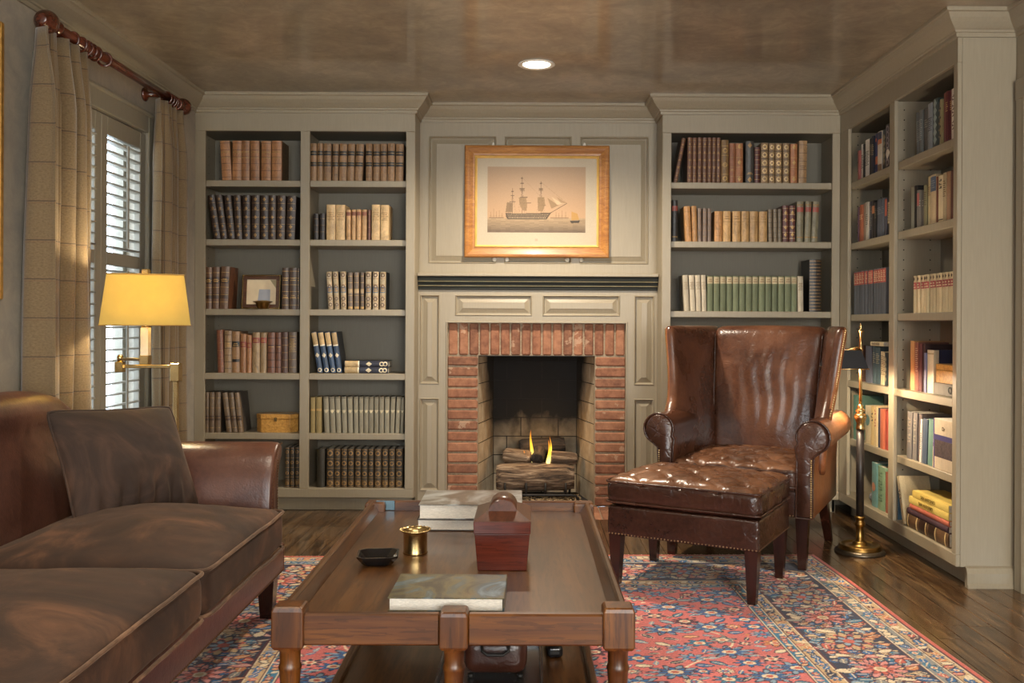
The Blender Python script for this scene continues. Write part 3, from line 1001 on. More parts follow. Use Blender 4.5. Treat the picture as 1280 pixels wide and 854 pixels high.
CHAIRW = m_leather('worn_chestnut_leather', (56, 34, 24), (100, 66, 46), (150, 106, 76), .24, 5.0, .6)
def lighter_top(b, name, parent):
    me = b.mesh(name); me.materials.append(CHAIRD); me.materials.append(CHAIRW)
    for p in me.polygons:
        if p.normal.z > .45: p.material_index = 1  # upward-facing faces take the lighter leather
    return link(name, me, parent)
# ================================================================== wing chair
def build_chair():
    r = thing('wing_chair', 'brown leather wing chair with nailhead trim beside the black shaded lamp', 'chair', (1.105, 4.56, 0), R(-27))
    # base
    b = MB(); rbox(b, .70, .68, .125, .018, 10, 10, 2, None, (0, -.02, .308)); b.build('seat_rail', CHAIRD, r)
    # legs
    for sx in (-1, 1):
        square_leg(MB(), sx*.305, -.315, .25, .018, .028, 0, 0, .0097).build('leg', DARKLEG, r)
        square_leg(MB(), sx*.29, .28, .25, .018, .026, sx*.02, .09).build('leg', DARKLEG, r)
    # seat cushion, tufted
    def tuft(p, zt, a=.012):
        if p.z > zt:
            u, v = p.x/.15, p.y/.15
            d = abs((u+v) % 1.0-.5)*2; e = abs((u-v) % 1.0-.5)*2
            k = (1-d)**5 + (1-e)**5
            p.z -= a*.8*k + a*.9*((1-d)*(1-e))**3
            p.z += .004*nz(p.x*16, p.y*16, 3.3)
        return p
    def seatf(p):
        q = p.copy()
        t = 1-(p.x/.3)**2; s = 1-((p.y+.05)/.33)**2
        if p.z > .40: q.z += .028*max(0, t)*max(0, s)
        q = tuft(q, .43)
        q.x += .004*nz(p.y*9, p.z*9, 1); q.y += .005*nz(p.x*9, p.z*9, 5)
        return q
    b = MB(); rbox(b, .585, .61, .115, .034, 56, 56, 3, seatf, (0, -.075, .418)); lighter_top(b, 'seat_cushion', r)
    pp = MB()
    for z in (.452, .384):
        pp.tube([seatf(p + Vector((0, -.075, 0))) if z < .43 else p + Vector((0, -.075, 0)) for p in rrect_path(.592, .617, .04, z)], .0045, 6, closed=True)
    pp.build('piping', CHAIRD, r)
    # back
    def yb(z): return .215 + (z-.45)*.20
    def backf(p):
        q = p.copy()
        f = (p.z-.40)/.70
        q.y += (p.z-.45)*.20
        if p.y < .24:                        # front surface: lumbar swell and pulls
            q.y -= .035*math.sin(PI*min(1, max(0, f)))*(1-(p.x/.30)**2)
            fold = math.exp(-((p.z-.80)/.17)**2)*math.exp(-((p.x-.02)/.17)**2)
            q.y -= .0055*fold*math.sin(p.x*105+4*nz(p.z*4, p.x*3))
            q.y -= .006*nz(p.x*7, p.z*7, 8)
        q.x *= 1+.12*f
        q.z += .012*math.cos(p.x*4)*sstep(.95, 1.08, p.z)
        return q
    b = MB(); rbox(b, .53, .12, .72, .045, 44, 3, 40, backf, (0, .275, .735)); b.build('backrest', CHAIRL, r)
    b = MB(); rbox(b, .60, .05, .82, .02, 10, 2, 12, lambda p: Vector((p.x*(1+.10*(p.z-.4)/.7), p.y+(p.z-.45)*.20, p.z)), (0, .345, .665)); b.build('outside_back', CHAIRLIT, r)
    # wings and arms
    ty = [(.30, -.20), (.60, -.20), (.66, -.16), (.72, -.10), (.80, -.055), (.90, -.035), (1.0, -.02), (1.12, .0)]
    def interp(tab, z):
        for (a, u), (c, v) in zip(tab[:-1], tab[1:]):
            if z <= c: return u+(v-u)*max(0, (z-a)/(c-a))
        return tab[-1][1]
    for s in (-1, 1):
        loops = []
        for z, k in ((.40, 1), (.50, 1), (.58, 1), (.64, 1), (.68, 1), (.72, 1), (.77, 1), (.83, 1), (.90, 1), (.96, 1), (1.02, 1), (1.065, 1), (1.088, .86), (1.100, .55), (1.104, .2)):
            f = max(0, (z-.45)/.65)
            T = Vector((.358+.066*f**1.4, interp(ty, z))); Cc = Vector((.272+.035*f, yb(z)+.11))
            d = (Cc-T); L = d.length; d.normalize(); nrm = Vector((d.y, -d.x))   # outward (+x)
            if nrm.x < 0: nrm = -nrm
            th = .030*k
            pts = []
            for a in range(90, 271, 20):      # nose around the tip
                pts.append(T + d*(math.cos(R(a))*th) + nrm*(math.sin(R(a))*th))
            sh = (1-k)*.02
            for q in (.15, .3, .45, .6, .8, 1.0):
                inn = th*(1+.55*math.sin(PI*min(1, q)*.9))
                pts.append(T + d*(L*q) - nrm*inn)
            for q in (1.0, .8, .6, .45, .3, .15):
                pts.append(T + d*(L*q) + nrm*(th*.95))
            loops.append([(s*p.x, p.y, z) for p in pts])
        b = MB().loft(loops); b.build('wing', CHAIRL if s < 0 else CHAIRLIT, r, sub=1) if False else None
        # inside of the wing chestnut, outside painted lamplit tan: two materials on one wing
        b = MB().loft(loops)
        nl = len(loops[0]); me = b.mesh('wing'); me.materials.append(CHAIRL); me.materials.append(CHAIRLIT)
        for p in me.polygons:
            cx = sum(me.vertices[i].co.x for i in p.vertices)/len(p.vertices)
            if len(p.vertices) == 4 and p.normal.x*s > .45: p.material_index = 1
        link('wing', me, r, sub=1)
        # arm
        loops = []
        for y, sc in ((.30, .95), (.1, .97), (-.1, 1.0), (-.25, 1.0), (-.345, 1.0), (-.368, 1.0), (-.378, .97)):
            pr = [(.285, .25), (.288, .44), (.287, .52), (.280, .565)]
            cx, cz, rr = .358, .612, .073*sc
            for a in range(205, -61, -19):
                pr.append((cx+rr*math.cos(R(a)), cz+rr*math.sin(R(a))))
            pr += [(.362, .525), (.357, .45), (.357, .35), (.357, .25)]
            if sc < .97+1e-6 and y < 0:
                mx, mz = .32, .5
                pr = [(mx+(x-mx)*.93, mz+(z-mz)*.98) for x, z in pr]
            loops.append([(s*x, y, z) for x, z in pr])
        b = MB().loft(loops[:-1]); 
        me = b.mesh('arm'); me.materials.append(CHAIRL); me.materials.append(CHAIRLIT)
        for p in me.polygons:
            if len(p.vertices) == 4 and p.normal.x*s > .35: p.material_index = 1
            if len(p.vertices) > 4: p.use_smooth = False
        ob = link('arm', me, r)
        fl = [[(x, y-.003, z) for x, y, z in loops[-2]], [(x, y-.001, z) for x, y, z in loops[-1]]]
        c0 = [s*.322, .50]
        fp_ = MB().loft([[(c0[0]+(x-c0[0])*.97, -.372, c0[1]+(z-c0[1])*.99) for x, y, z in loops[-2]], [(c0[0]+(x-c0[0])*.82, -.381, c0[1]+(z-c0[1])*.95) for x, y, z in loops[-2]]])
        fp_.build('arm_front', CHAIRD, ob)
        MB().tube([(x, -.370, z) for x, y, z in loops[-2]], .0048, 6, closed=True).build('piping', CHAIRD, ob)
        # nail heads: wing edge, arm front, rail
        nb = MB()
        for i in range(40):
            z = .69 + .395*i/39
            f = max(0, (z-.45)/.65)
            T = Vector((.358+.066*f**1.4, interp(ty, z))); Cc = Vector((.272+.035*f, yb(z)+.11))
            d = (Cc-T).normalized(); nrm = Vector((d.y, -d.x)); nrm = -nrm if nrm.x < 0 else nrm
            nn = (nrm*.8-d).normalized(); p = T + nn*.0295
            nb.dome((s*p.x, p.y, z), .0056, (s*nn.x, nn.y, 0))
        for i in range(26):
            z = .26 + .25*i/25
            nb.dome((s*.352, -.3815, z), .0042, (0, -1, 0), 6)
            nb.dome((s*.3575, -.35, z), .0042, (s, 0, 0), 6)
        stuff(nb.build('nailhead_trim', NAIL, r))
    nb = MB()
    for i in range(56): nb.dome((-.345+.69*i/55, -.361, .255), .0045, (0, -1, 0), 6)
    for s in (-1, 1):
        for i in range(50): nb.dome((s*.3505, -.34+.64*i/49, .255), .0045, (s, 0, 0), 6)
    stuff(nb.build('nailhead_trim', NAILD, r))
    # seams beside the centre back
    sm = MB()
    for s in (-1, 1):
        sm.tube([backf(Vector((s*.252, .216, z))) for z in [.46+.6*i/20 for i in range(21)]], .004, 6)
    sm.build('seam_piping', CHAIRD, r)
build_chair()

def build_ottoman():
    r = thing('ottoman', 'dark brown leather ottoman with a tufted top in front of the wing chair', 'ottoman', (.735, 3.957, 0), R(-29))
    W, D = .645, .50
    b = MB(); rbox(b, W, D, .125, .012, 20, 16, 3, lambda p: Vector((p.x+.003*nz(p.y*9, p.z*14, 2), p.y+.004*nz(p.x*9, p.z*14, 7), p.z)), (0, 0, .2825)); b.build('base', CHAIRD, r)
    for sx in (-1, 1):
        for sy in (-1, 1):
            square_leg(MB(), sx*(W/2-.032), sy*(D/2-.032), .222, .0165, .0265, 0, 0, .0097).build('leg', DARKLEG, r)
    def f(p):
        q = p.copy()
        if p.z > .41:
            t = max(0, 1-(p.x/(W/2))**2)*max(0, 1-(p.y/(D/2))**2)
            q.z += .030*t
        if p.z > .445:
            u, v = p.x/.165, p.y/.165
            d = abs((u+v) % 1.0-.5)*2; e = abs((u-v) % 1.0-.5)*2
            q.z -= .008*((1-d)**6+(1-e)**6) + .012*((1-d)*(1-e))**4
            q.z += .006*nz(p.x*15, p.y*15, 1.3)
        q.x += .006*nz(p.y*11, p.z*20, 1)*1.0; q.y += .006*nz(p.x*11, p.z*20, 5)
        return q
    b = MB(); rbox(b, W+.016, D+.016, .120, .038, 64, 52, 4, f, (0, 0, .405)); lighter_top(b, 'cushion', r)
    pp = MB()
    for z in (.447, .362):
        pp.tube([p + Vector((.004*nz(p.y*9, p.z*20, 1), .004*nz(p.x*9, p.z*20, 5), 0)) for p in rrect_path(W+.016, D+.016, .03, z)], .0048, 6, closed=True)
    pp.build('piping', CHAIRD, r)
    nb = MB()
    for s in (-1, 1):
        for i in range(44): nb.dome((-W/2+.01+(W-.02)*i/43, s*D/2, .228), .0042, (0, s, 0), 6)
        for i in range(34): nb.dome((s*W/2, -D/2+.01+(D-.02)*i/33, .228), .0042, (s, 0, 0), 6)
    stuff(nb.build('nailhead_trim', NAILD, r))
build_ottoman()

# ================================================================== sofa
def build_sofa():
    O = Vector((-1.40, 2.45, 0))
    r = thing('sofa', 'brown leather sofa with two velvet seat cushions below the window', 'sofa', O)
    def put(b, name, mat, **k): return b.xform(Matrix.Translation(-O)).build(name, mat, r, **k)
    YA, YZ = 1.42, 3.50
    # back, swept along Y, top rolls and drops at both ends
    def prof(zs):
        pr = [(-1.575, .26), (-1.585, .40), (-1.61, .52), (-1.645, .64), (-1.668, .72)]
        cx, cz, rr = -1.735, .797, .080
        for a in range(-25, 206, 21): pr.append((cx+rr*math.cos(R(a)), cz+rr*math.sin(R(a))))
        pr += [(-1.80, .70), (-1.80, .45), (-1.80, .17), (-1.60, .17)]
        return [(x, .35+(z-.35)*zs if z > .35 else z) for x, z in pr]
    loops = []
    for y, s in ((YA-.02, .62), (YA+.03, .80), (YA+.1, .92), (YA+.2, .985), (YA+.35, 1.0), (1.95, 1.0), (2.1, 1.01), (2.3, 1.0), (2.5, 1.005), (2.7, 1.0), (2.9, 1.01), (3.1, 1.0), (3.20, .985), (3.30, .945), (3.375, .875), (3.43, .78), (3.465, .66)):
        loops.append([(x, y, z) for x, z in prof(s)])
    put(MB().loft(loops), 'backrest', SOFAL)
    # arms
    for s in (1, -1):
        Yc = YZ if s > 0 else YA
        def ap(u):
            pr = [(-.125, .18), (-.122, .30), (-.118, .42), (-.105, .52), (-.078, .592), (-.045, .632), (-.010, .652), (.018, .655), (.036, .642), (.040, .622),
                  (.030, .605), (.008, .585), (-.010, .54), (-.02, .45), (-.022, .30), (-.022, .18)]
            return [(Yc+s*y, z) for y, z in pr]
        loops = []
        for x, k in ((-1.79, 1), (-1.6, 1), (-1.4, 1), (-1.2, 1), (-.985, 1), (-.96, .985), (-.95, .95)):
            L = []
            for y, z in ap(0):
                my = Yc-s*.05
                L.append((x, my+(y-my)*(k if k < 1 else 1), z-(1-k)*.15))
            loops.append(L)
        a = put(MB().loft(loops), 'arm', SOFAL)
        nb = MB()
        pts = [Vector((-.949, y, z)) for y, z in ap(0)]
        path = pts[0:9]
        for p0, p1 in zip(path[:-1], path[1:]):
            n = max(1, int((p1-p0).length/.012))
            for i in range(n):
                p = p0+(p1-p0)*i/n
                nb.dome((p.x+.0015, p.y-s*-.008, p.z-.006), .0046, (1, 0, 0), 6)
        for i in range(40):
            nb.dome((-.949, Yc-s*.026, .19+.40*i/39), .0046, (1, 0, 0), 6)
        stuff(put(nb, 'nailhead_trim', NAILD))
    # base rail
    b = MB(); rbox(b, .79, YZ-YA-.02, .115, .014, 4, 24, 2, None, ((-1.715-.925)/2, (YA+YZ)/2, .225)); put(b, 'base', SOFAL)
    nb = MB(); n = 170
    for i in range(n): nb.dome((-.9255, YA+.02+(YZ-YA-.04)*i/(n-1), .178), .0046, (1, 0, 0), 6)
    for i in range(10): nb.dome((-.9255, YZ-.022, .185+.085*i/9), .0046, (1, 0, 0), 6)
    stuff(put(nb, 'nailhead_trim', NAILD))
    for x in (-.975, -1.75):
        for y in (YA+.06, YZ-.06):
            put(square_leg(MB(), x, y, .172, .022, .032, 0, 0, .0097 if x > -1.3 else 0), 'leg', DARKLEG)
    # seat cushions (T-shaped lugs in front of the arms)
    def cushion(y0, y1, lug):
        w = .715; xc = -.897-w/2
        def f(p):
            q = p.copy()
            u = (p.x-xc)/(w/2); v = (p.y-(y0+y1)/2)/((y1-y0)/2)
            if p.z > .36:
                q.z += .074*max(0, 1-abs(u)**2.4)*max(0, 1-abs(v)**2.4)
            k = .0
            if lug > 0: q.y = y0+(p.y-y0)/(y1-y0)*(y1+k-y0)
            else: q.y = y1-(y1-p.y)/(y1-y0)*(y1-(y0-k))
            q.z += .006*nz(p.x*5, p.y*5, 1)+.002*nz(p.x*19, p.y*19, 1)
            if p.z < .38: q.x += .002*nz(p.y*14, p.z*9, 4)
            return q
        b = MB(); rbox(b, w, y1-y0, .145, .04, 44, 46, 4, f, (xc, (y0+y1)/2, .352))
        c = put(b, 'seat_cushion', VELVET)
        pp = MB()
        for z in (.4165, .287):
            pp.tube([f(p+Vector((xc, (y0+y1)/2, 0))) for p in rrect_path(w+.002, y1-y0+.001, .035, z)], .0055, 6, closed=True)
        pp.xform(Matrix.Translation(-O)).build('piping', PIPE, c)
    cushion(2.565, 3.385, 1)
    cushion(1.55, 2.555, -1)
build_sofa()

def build_pillow():
    S = .250
    def surf(sg):
        def f(a, b):
            u, v = 2*a-1, 2*b-1
            ku = 1-.055*(1-v*v); kv = 1-.055*(1-u*u)
            t = .108*max(0, 1-abs(u)**2.1)**.70*max(0, 1-abs(v)**2.1)**.70
            t *= 1+.10*nz(u*2.2, v*2.2, 4*sg)
            t += .003*nz(u*7, v*7, 2)*(1-u*u)*(1-v*v)
            # creases fanning from the lower edge
            t -= .014*math.exp(-((v+.72)/.22)**2)*math.sin(u*24+3*v)*(1-u*u)
            rc_ = 1-.05*(u*v)**6
            return (u*S*ku*rc_, sg*t, v*S*kv*.86*rc_)
        return f
    b = MB(); b.grid(44, 44, surf(1)); b.grid(44, 44, surf(-1))
    me = b.mesh('pillow_cover'); bm = bmesh.new(); bm.from_mesh(me); bmesh.ops.remove_doubles(bm, verts=bm.verts, dist=1e-5); bmesh.ops.recalc_face_normals(bm, faces=bm.faces); bm.to_mesh(me); bm.free()
    me.materials.append(VELVETP)
    root = thing('pillow', 'square dark brown velvet pillow leaning on the sofa arm', 'pillow', (-1.325, 3.175, .44))
    root.rotation_euler = (0, 0, 0)
    e = Vector((.24, .39, -.018)).normalized()
    upv = Vector((-.44, .20, .88)); upv = (upv-e*upv.dot(e)).normalized()
    nv = upv.cross(e).normalized()
    M = Matrix((e, nv, upv)).transposed().to_4x4()
    M.translation = upv*.195 + Vector((-.012, .008, .004))
    o = link('pillow_cover', me, root); o.matrix_local = M
    path = []
    f = surf(1)
    for a, b_ in [(i/30, 0) for i in range(30)]+[(1, i/30) for i in range(30)]+[(1-i/30, 1) for i in range(30)]+[(0, 1-i/30) for i in range(30)]:
        path.append(f(a, b_))
    p = MB().tube(path, .0048, 6, closed=True).build('piping', PIPE if False else VELVETP, root); p.matrix_local = M
build_pillow()
# ================================================================== coffee table
TW = m_wood('walnut_table', (46, 27, 12), (80, 50, 24), (112, 75, 38), .28, 'y', .8, .2)
TWX = m_wood('walnut_table_rail', (44, 21, 4), (84, 46, 11), (122, 74, 23), .4, 'x', .8, .0)
TWZ = m_wood('walnut_table_leg', (44, 21, 4), (84, 46, 11), (124, 76, 24), .36, 'z', .8, .05)
def build_table():
    r = thing('coffee_table', 'walnut two-tier coffee table with turned legs on the rug', 'coffee table', (-.165, 2.595, 0), R(.35))
    hw, hl = .378, .602
    MB().cbox(-hw+.012, hw-.012, -hl+.012, hl-.012, .445, .465, .002).build('tabletop', TW, r)
    for s in (-1, 1):
        # long rails with a thin raised gallery
        a, b = sorted((s*hw, s*(hw-.018)))
        MB().cbox(a, b, -hl+.03, hl-.03, .415, .497, .005).build('side_rail', TW, r)
        a, b = sorted((s*(hw-.018), s*(hw-.032)))
        MB().prism([(s*(hw-.018), .465), (s*(hw-.018), .488), (s*(hw-.024), .480), (s*(hw-.034), .466)], 'y', -hl+.02, hl-.02).build('gallery_moulding', TW, r)
    for s in (-1, 1):
        a, b = sorted((s*hl, s*(hl-.022)))
        for x0, x1 in ((-hw+.025, -.03), (.03, hw-.025)):
            MB().cbox(x0, x1, a, b, .412, .481 if s < 0 else .497, .004).build('end_rail', TWX, r)
    legm = None
    prof = [(.0175, .0), (.019, .006), (.021, .02), (.014, .035), (.017, .05), (.022, .06), (.024, .10), (.022, .135), (.016, .15), (.026, .158), (.026, .19), (.017, .2), (.018, .22), (.0235, .228), (.0235, .236), (.019, .243),
            (.0205, .30), (.0225, .335), (.0235, .345), (.0255, .350), (.0235, .356), (.022, .36), (.0225, .385), (.026, .392), (.029, .398), (.029, .402)]
    lm = MB().lathe(prof, 20).mesh('leg'); lm.materials.append(TWZ)
    cb = None
    for x, y in ((-hw+.02, -hl+.018), (hw-.02, -hl+.018), (-hw+.02, hl-.018), (hw-.02, hl-.018), (0, -hl+.018), (0, hl-.018)):
        o = link('leg', lm, r); o.location = (x, y, .0105)
        w = .0345 if abs(x) > .1 else .031
        q = MB(); L = []
        zt_ = .488 if (y < 0 and abs(x) < .1) else (.498 if y < 0 else .496)
        for z, k in ((.404, .86), (.412, 1), (zt_-.010, 1), (zt_-.003, .92), (zt_, .8)):
            L.append([(x+sx*w*k, y+sy*.030*k, z) for sx, sy in ((-1,-1),(1,-1),(1,1),(-1,1))])
        q.loft(L, smooth=False).build('corner_block' if abs(x) > .1 else 'centre_block', TWZ, r, bevel=.003)
    MB().cbox(-hw+.05, hw-.05, -hl+.04, hl-.04, .155, .173, .003).build('lower_shelf', TW, r)
    for s in (-1, 1):
        a, b = sorted((s*(hw-.035), s*(hw-.055)))
        MB().cbox(a, b, -hl+.03, hl-.03, .148, .190, .004).build('shelf_rail', TW, r)
        a, b = sorted((s*(hl-.02), s*(hl-.04)))
        MB().cbox(-hw+.05, hw-.05, a, b, .148, .190, .004).build('shelf_rail', TWX, r)
    # metal plate in the far left gallery corner, blue reflection put into its colour
    MB().cbox(-hw+.02, -hw+.085, hl-.0255, hl-.022, .466, .499, .001).build('corner_plate', m_plain('polished_steel', (84, 104, 112), .3, .6, .05), r, label='polished metal corner plate')
build_table()
TZ = .465

# ------------------------------------------------------------------ things on the table
def cover_mat(name, stops, scale=6, rough=.3):
    t = NT(name)
    v = t.coord('Object', rand=False)
    f = t.noise(v, scale, 6, .6, 2.0)
    t.color(t.ramp(f, stops)); t.set(Roughness=rough, Coat_Weight=.3)
    return t.mat
def flat_book(name, label, loc, rz, w, d, h, cov, group=None):
    """book lying flat, spine at +x, fore edge at -x, tail edge facing -y"""
    r = thing(name, label, 'book', loc, rz, group)
    c = MB()
    c.cbox(-w/2, w/2, -d/2, d/2, 0, .003, .0008); c.cbox(-w/2, w/2, -d/2, d/2, h-.003, h, .0008); c.cbox(w/2-.003, w/2+.0015, -d/2, d/2, .0005, h-.0005, .001)
    c.build('cover', cov, r)
    MB().box(-w/2+.004, w/2-.003, -d/2+.004, d/2-.004, .003, h-.003).build('page_block', PAPER, r)
    return r
ART = cover_mat('art_book_jacket', [(.32, (38, 34, 31)), (.43, (66, 60, 50)), (.51, (100, 92, 62)), (.56, (70, 82, 84)), (.68, (120, 138, 146))], 5)
flat_book('art_book', 'large art book with a marbled grey green cover near the table front', (-.184, 2.155, TZ+.0005), R(-.5), .26, .195, .032, ART)
ART2 = cover_mat('photo_book_jacket', [(.3, (64, 60, 54)), (.46, (104, 98, 88)), (.56, (150, 152, 150)), (.7, (196, 202, 206))], 4)
DKC = m_plain('dark_cloth_cover', (58, 50, 46), .7)
flat_book('art_book', 'lower thick book of the pair stacked beyond the wooden box', (-.185, 2.985, TZ+.0005), 0, .325, .25, .036, DKC, 'stacked art books')
flat_book('art_book', 'upper book of the pair stacked beyond the wooden box, silvery cover', (-.183, 2.98, TZ+.0375), R(.6), .32, .25, .046, ART2, 'stacked art books')

def tapered_box(b, w0, d0, w1, d1, z0, z1, sm=False):
    L = [[(sx*w/2, sy*d/2, z) for sx, sy in ((-1,-1),(1,-1),(1,1),(-1,1))] for w, d, z in ((w0, d0, z0), (w1, d1, z1))]
    return b.loft(L, smooth=sm)
MAH = m_wood('mahogany_box', (46, 15, 8), (80, 30, 17), (106, 46, 26), .24, 'x', 1.0, .3)
MAHL = m_wood('mahogany_lid', (52, 28, 19), (82, 48, 34), (106, 66, 48), .3, 'y', 1.0, .3)
bx = thing('wooden_box', 'mahogany box with a pyramid lid and half-round handle on the table', 'box', (-.069, 2.495, TZ+.0005))
tapered_box(MB(), .128, .185, .144, .205, 0, .098).build('body', MAH, bx, bevel=.0015)
ld = tapered_box(MB(), .148, .209, .150, .211, .0985, .130)
ld.build('lid_band', MAH, bx, bevel=.0015)
MB().loft([[(sx*w/2, sy*d/2, z) for sx, sy in ((-1,-1),(1,-1),(1,1),(-1,1))] for w, d, z in ((.150, .211, .130), (.148, .209, .132), (.070, .108, .153), (.066, .104, .153))], smooth=False).build('lid', MAHL, bx)
hp = [(.038*math.cos(R(a)), 0.143+.036*math.sin(R(a))) for a in range(0, 181, 12)]
hl_ = MB().prism(hp, 'y', -.062, .062); hl_.s = [len(f) == 4 for f in hl_.f]
hl_.build('handle', MAHL, bx)

cp = thing('brass_cup', 'small polished brass cup with a flared rim on the table', 'cup', (-.318, 2.585, TZ+.0005))
MB().lathe([(.034, 0), (.035, .002), (.0335, .006), (.0335, .056), (.036, .060), (.0425, .064), (.0432, .066), (.042, .0675), (.037, .0655), (.032, .062), (.031, .05), (.031, .004), (.0, .004)], 36).build('bowl', BRASS, cp)
rm = MB()
for i in range(24):
    a = 2*PI*i/24; rm.dome((.0415*math.cos(a), .0415*math.sin(a), .0668), .0034, (0, 0, 1), 6, .0025)
rm.build('beaded_rim', BRASS, cp)

at = thing('ashtray', 'square black glass ashtray with cut corners on the table', 'ashtray', (-.405, 2.478, TZ+.0005), R(6))
BGL = m_plain('black_glass', (12, 12, 14), .06, 0, .05, 10, 0, 80, .8)
def oct_(w, c): return [(-w, -w+c), (-w+c, -w), (w-c, -w), (w, -w+c), (w, w-c), (w-c, w), (-w+c, w), (-w, w-c)]
MB().loft([[(x, y, z) for x, y in oct_(w, c)] for w, c, z in ((.036, .012, 0), (.040, .012, .004), (.054, .016, .022), (.055, .016, .026), (.050, .015, .026), (.034, .012, .008), (.030, .011, .007))], smooth=False).build('tray', BGL, at)

# lower shelf: silver tray with a leather box, a dark object behind
LZ = .1735
ty = thing('tray', 'silver rectangular tray with a pale rim on the lower table shelf', 'tray', (-.10, 2.50, LZ))
SLV = m_plain('silver_tray', (150, 152, 154), .25, .85, .05)
MB().cbox(-.135, .135, -.17, .17, 0, .008, .002).build('base', SLV, ty)
for a in ((-.139, -.131, -.174, .174), (.131, .139, -.174, .174), (-.131, .131, -.174, -.166), (-.131, .131, .166, .174)):
    MB().cbox(a[0], a[1], a[2], a[3], .0, .024, .002).build('rim', SLV, ty)
lb = thing('leather_box', 'dark brown lidded leather box on the tray of the lower shelf', 'box', (-.085, 2.50, LZ+.0085))
LBX = m_leather('box_leather', (32, 16, 11), (54, 28, 19), (76, 42, 29), .28, 4)
b = MB(); rbox(b, .165, .205, .095, .03, 8, 10, 3, None, (0, 0, .0575)); b.build('body', LBX, lb)
b = MB(); rbox(b, .170, .210, .03, .012, 8, 10, 1, None, (0, 0, .116)); b.build('lid', LBX, lb)
MB().tube([(-.035, -.106, .098), (-.034, -.118, .080), (-.02, -.122, .072), (.02, -.122, .072), (.034, -.118, .080), (.035, -.106, .098)], .004, 8).build('handle', IRON, lb)
for sx in (-1, 1):
    for sy in (-1, 1): MB().lathe([(.007, 0), (.009, .004), (.008, .011)], 10, (sx*.065, sy*.085, 0)).build('foot', IRON, lb)
dk = thing('glasses_case', 'small black case beside the tray on the lower shelf', 'case', (.072, 2.64, LZ), R(4))
b = MB(); rbox(b, .045, .13, .034, .012, 4, 8, 2, None, (0, 0, .017)); b.build('body', BLACK, dk)
MB().cbox(-.012, .012, -.068, -.064, .012, .024, .001).build('clasp', IRON, dk)

# ================================================================== swing-arm lamp by the sofa
def m_shade(name, c, k=.5):
    t = NT(name)
    d = t.new('ShaderNodeBsdfDiffuse'); tr = t.new('ShaderNodeBsdfTranslucent'); mx = t.new('ShaderNodeMixShader')
    v = t.coord('Object', rand=False)
    f = t.noise(v, 9, 5, .6)
    a = lin(c)
    col = t.ramp(f, [(.3, tuple(x*.92 for x in a[:3])+(1,)), (.7, tuple(min(1, x*1.05) for x in a[:3])+(1,))])
    t.link(col, d.inputs[0]); t.link(col, tr.inputs[0]); mx.inputs[0].default_value = k
    t.link(d.outputs[0], mx.inputs[1]); t.link(tr.outputs[0], mx.inputs[2]); t.link(mx.outputs[0], t.out.inputs['Surface'])
    return t.mat
def shade_shell(w0, d0, w1, d1, z0, z1, th=.003):
    def ring(w, d, z): return [(sx*w/2, sy*d/2, z) for sx, sy in ((-1,-1),(1,-1),(1,1),(-1,1))]
    return MB().loft([ring(w0, d0, z0), ring(w1, d1, z1), ring(w1-2*th, d1-2*th, z1), ring(w0-2*th, d0-2*th, z0)], smooth=False, caps=False, wrap=True)
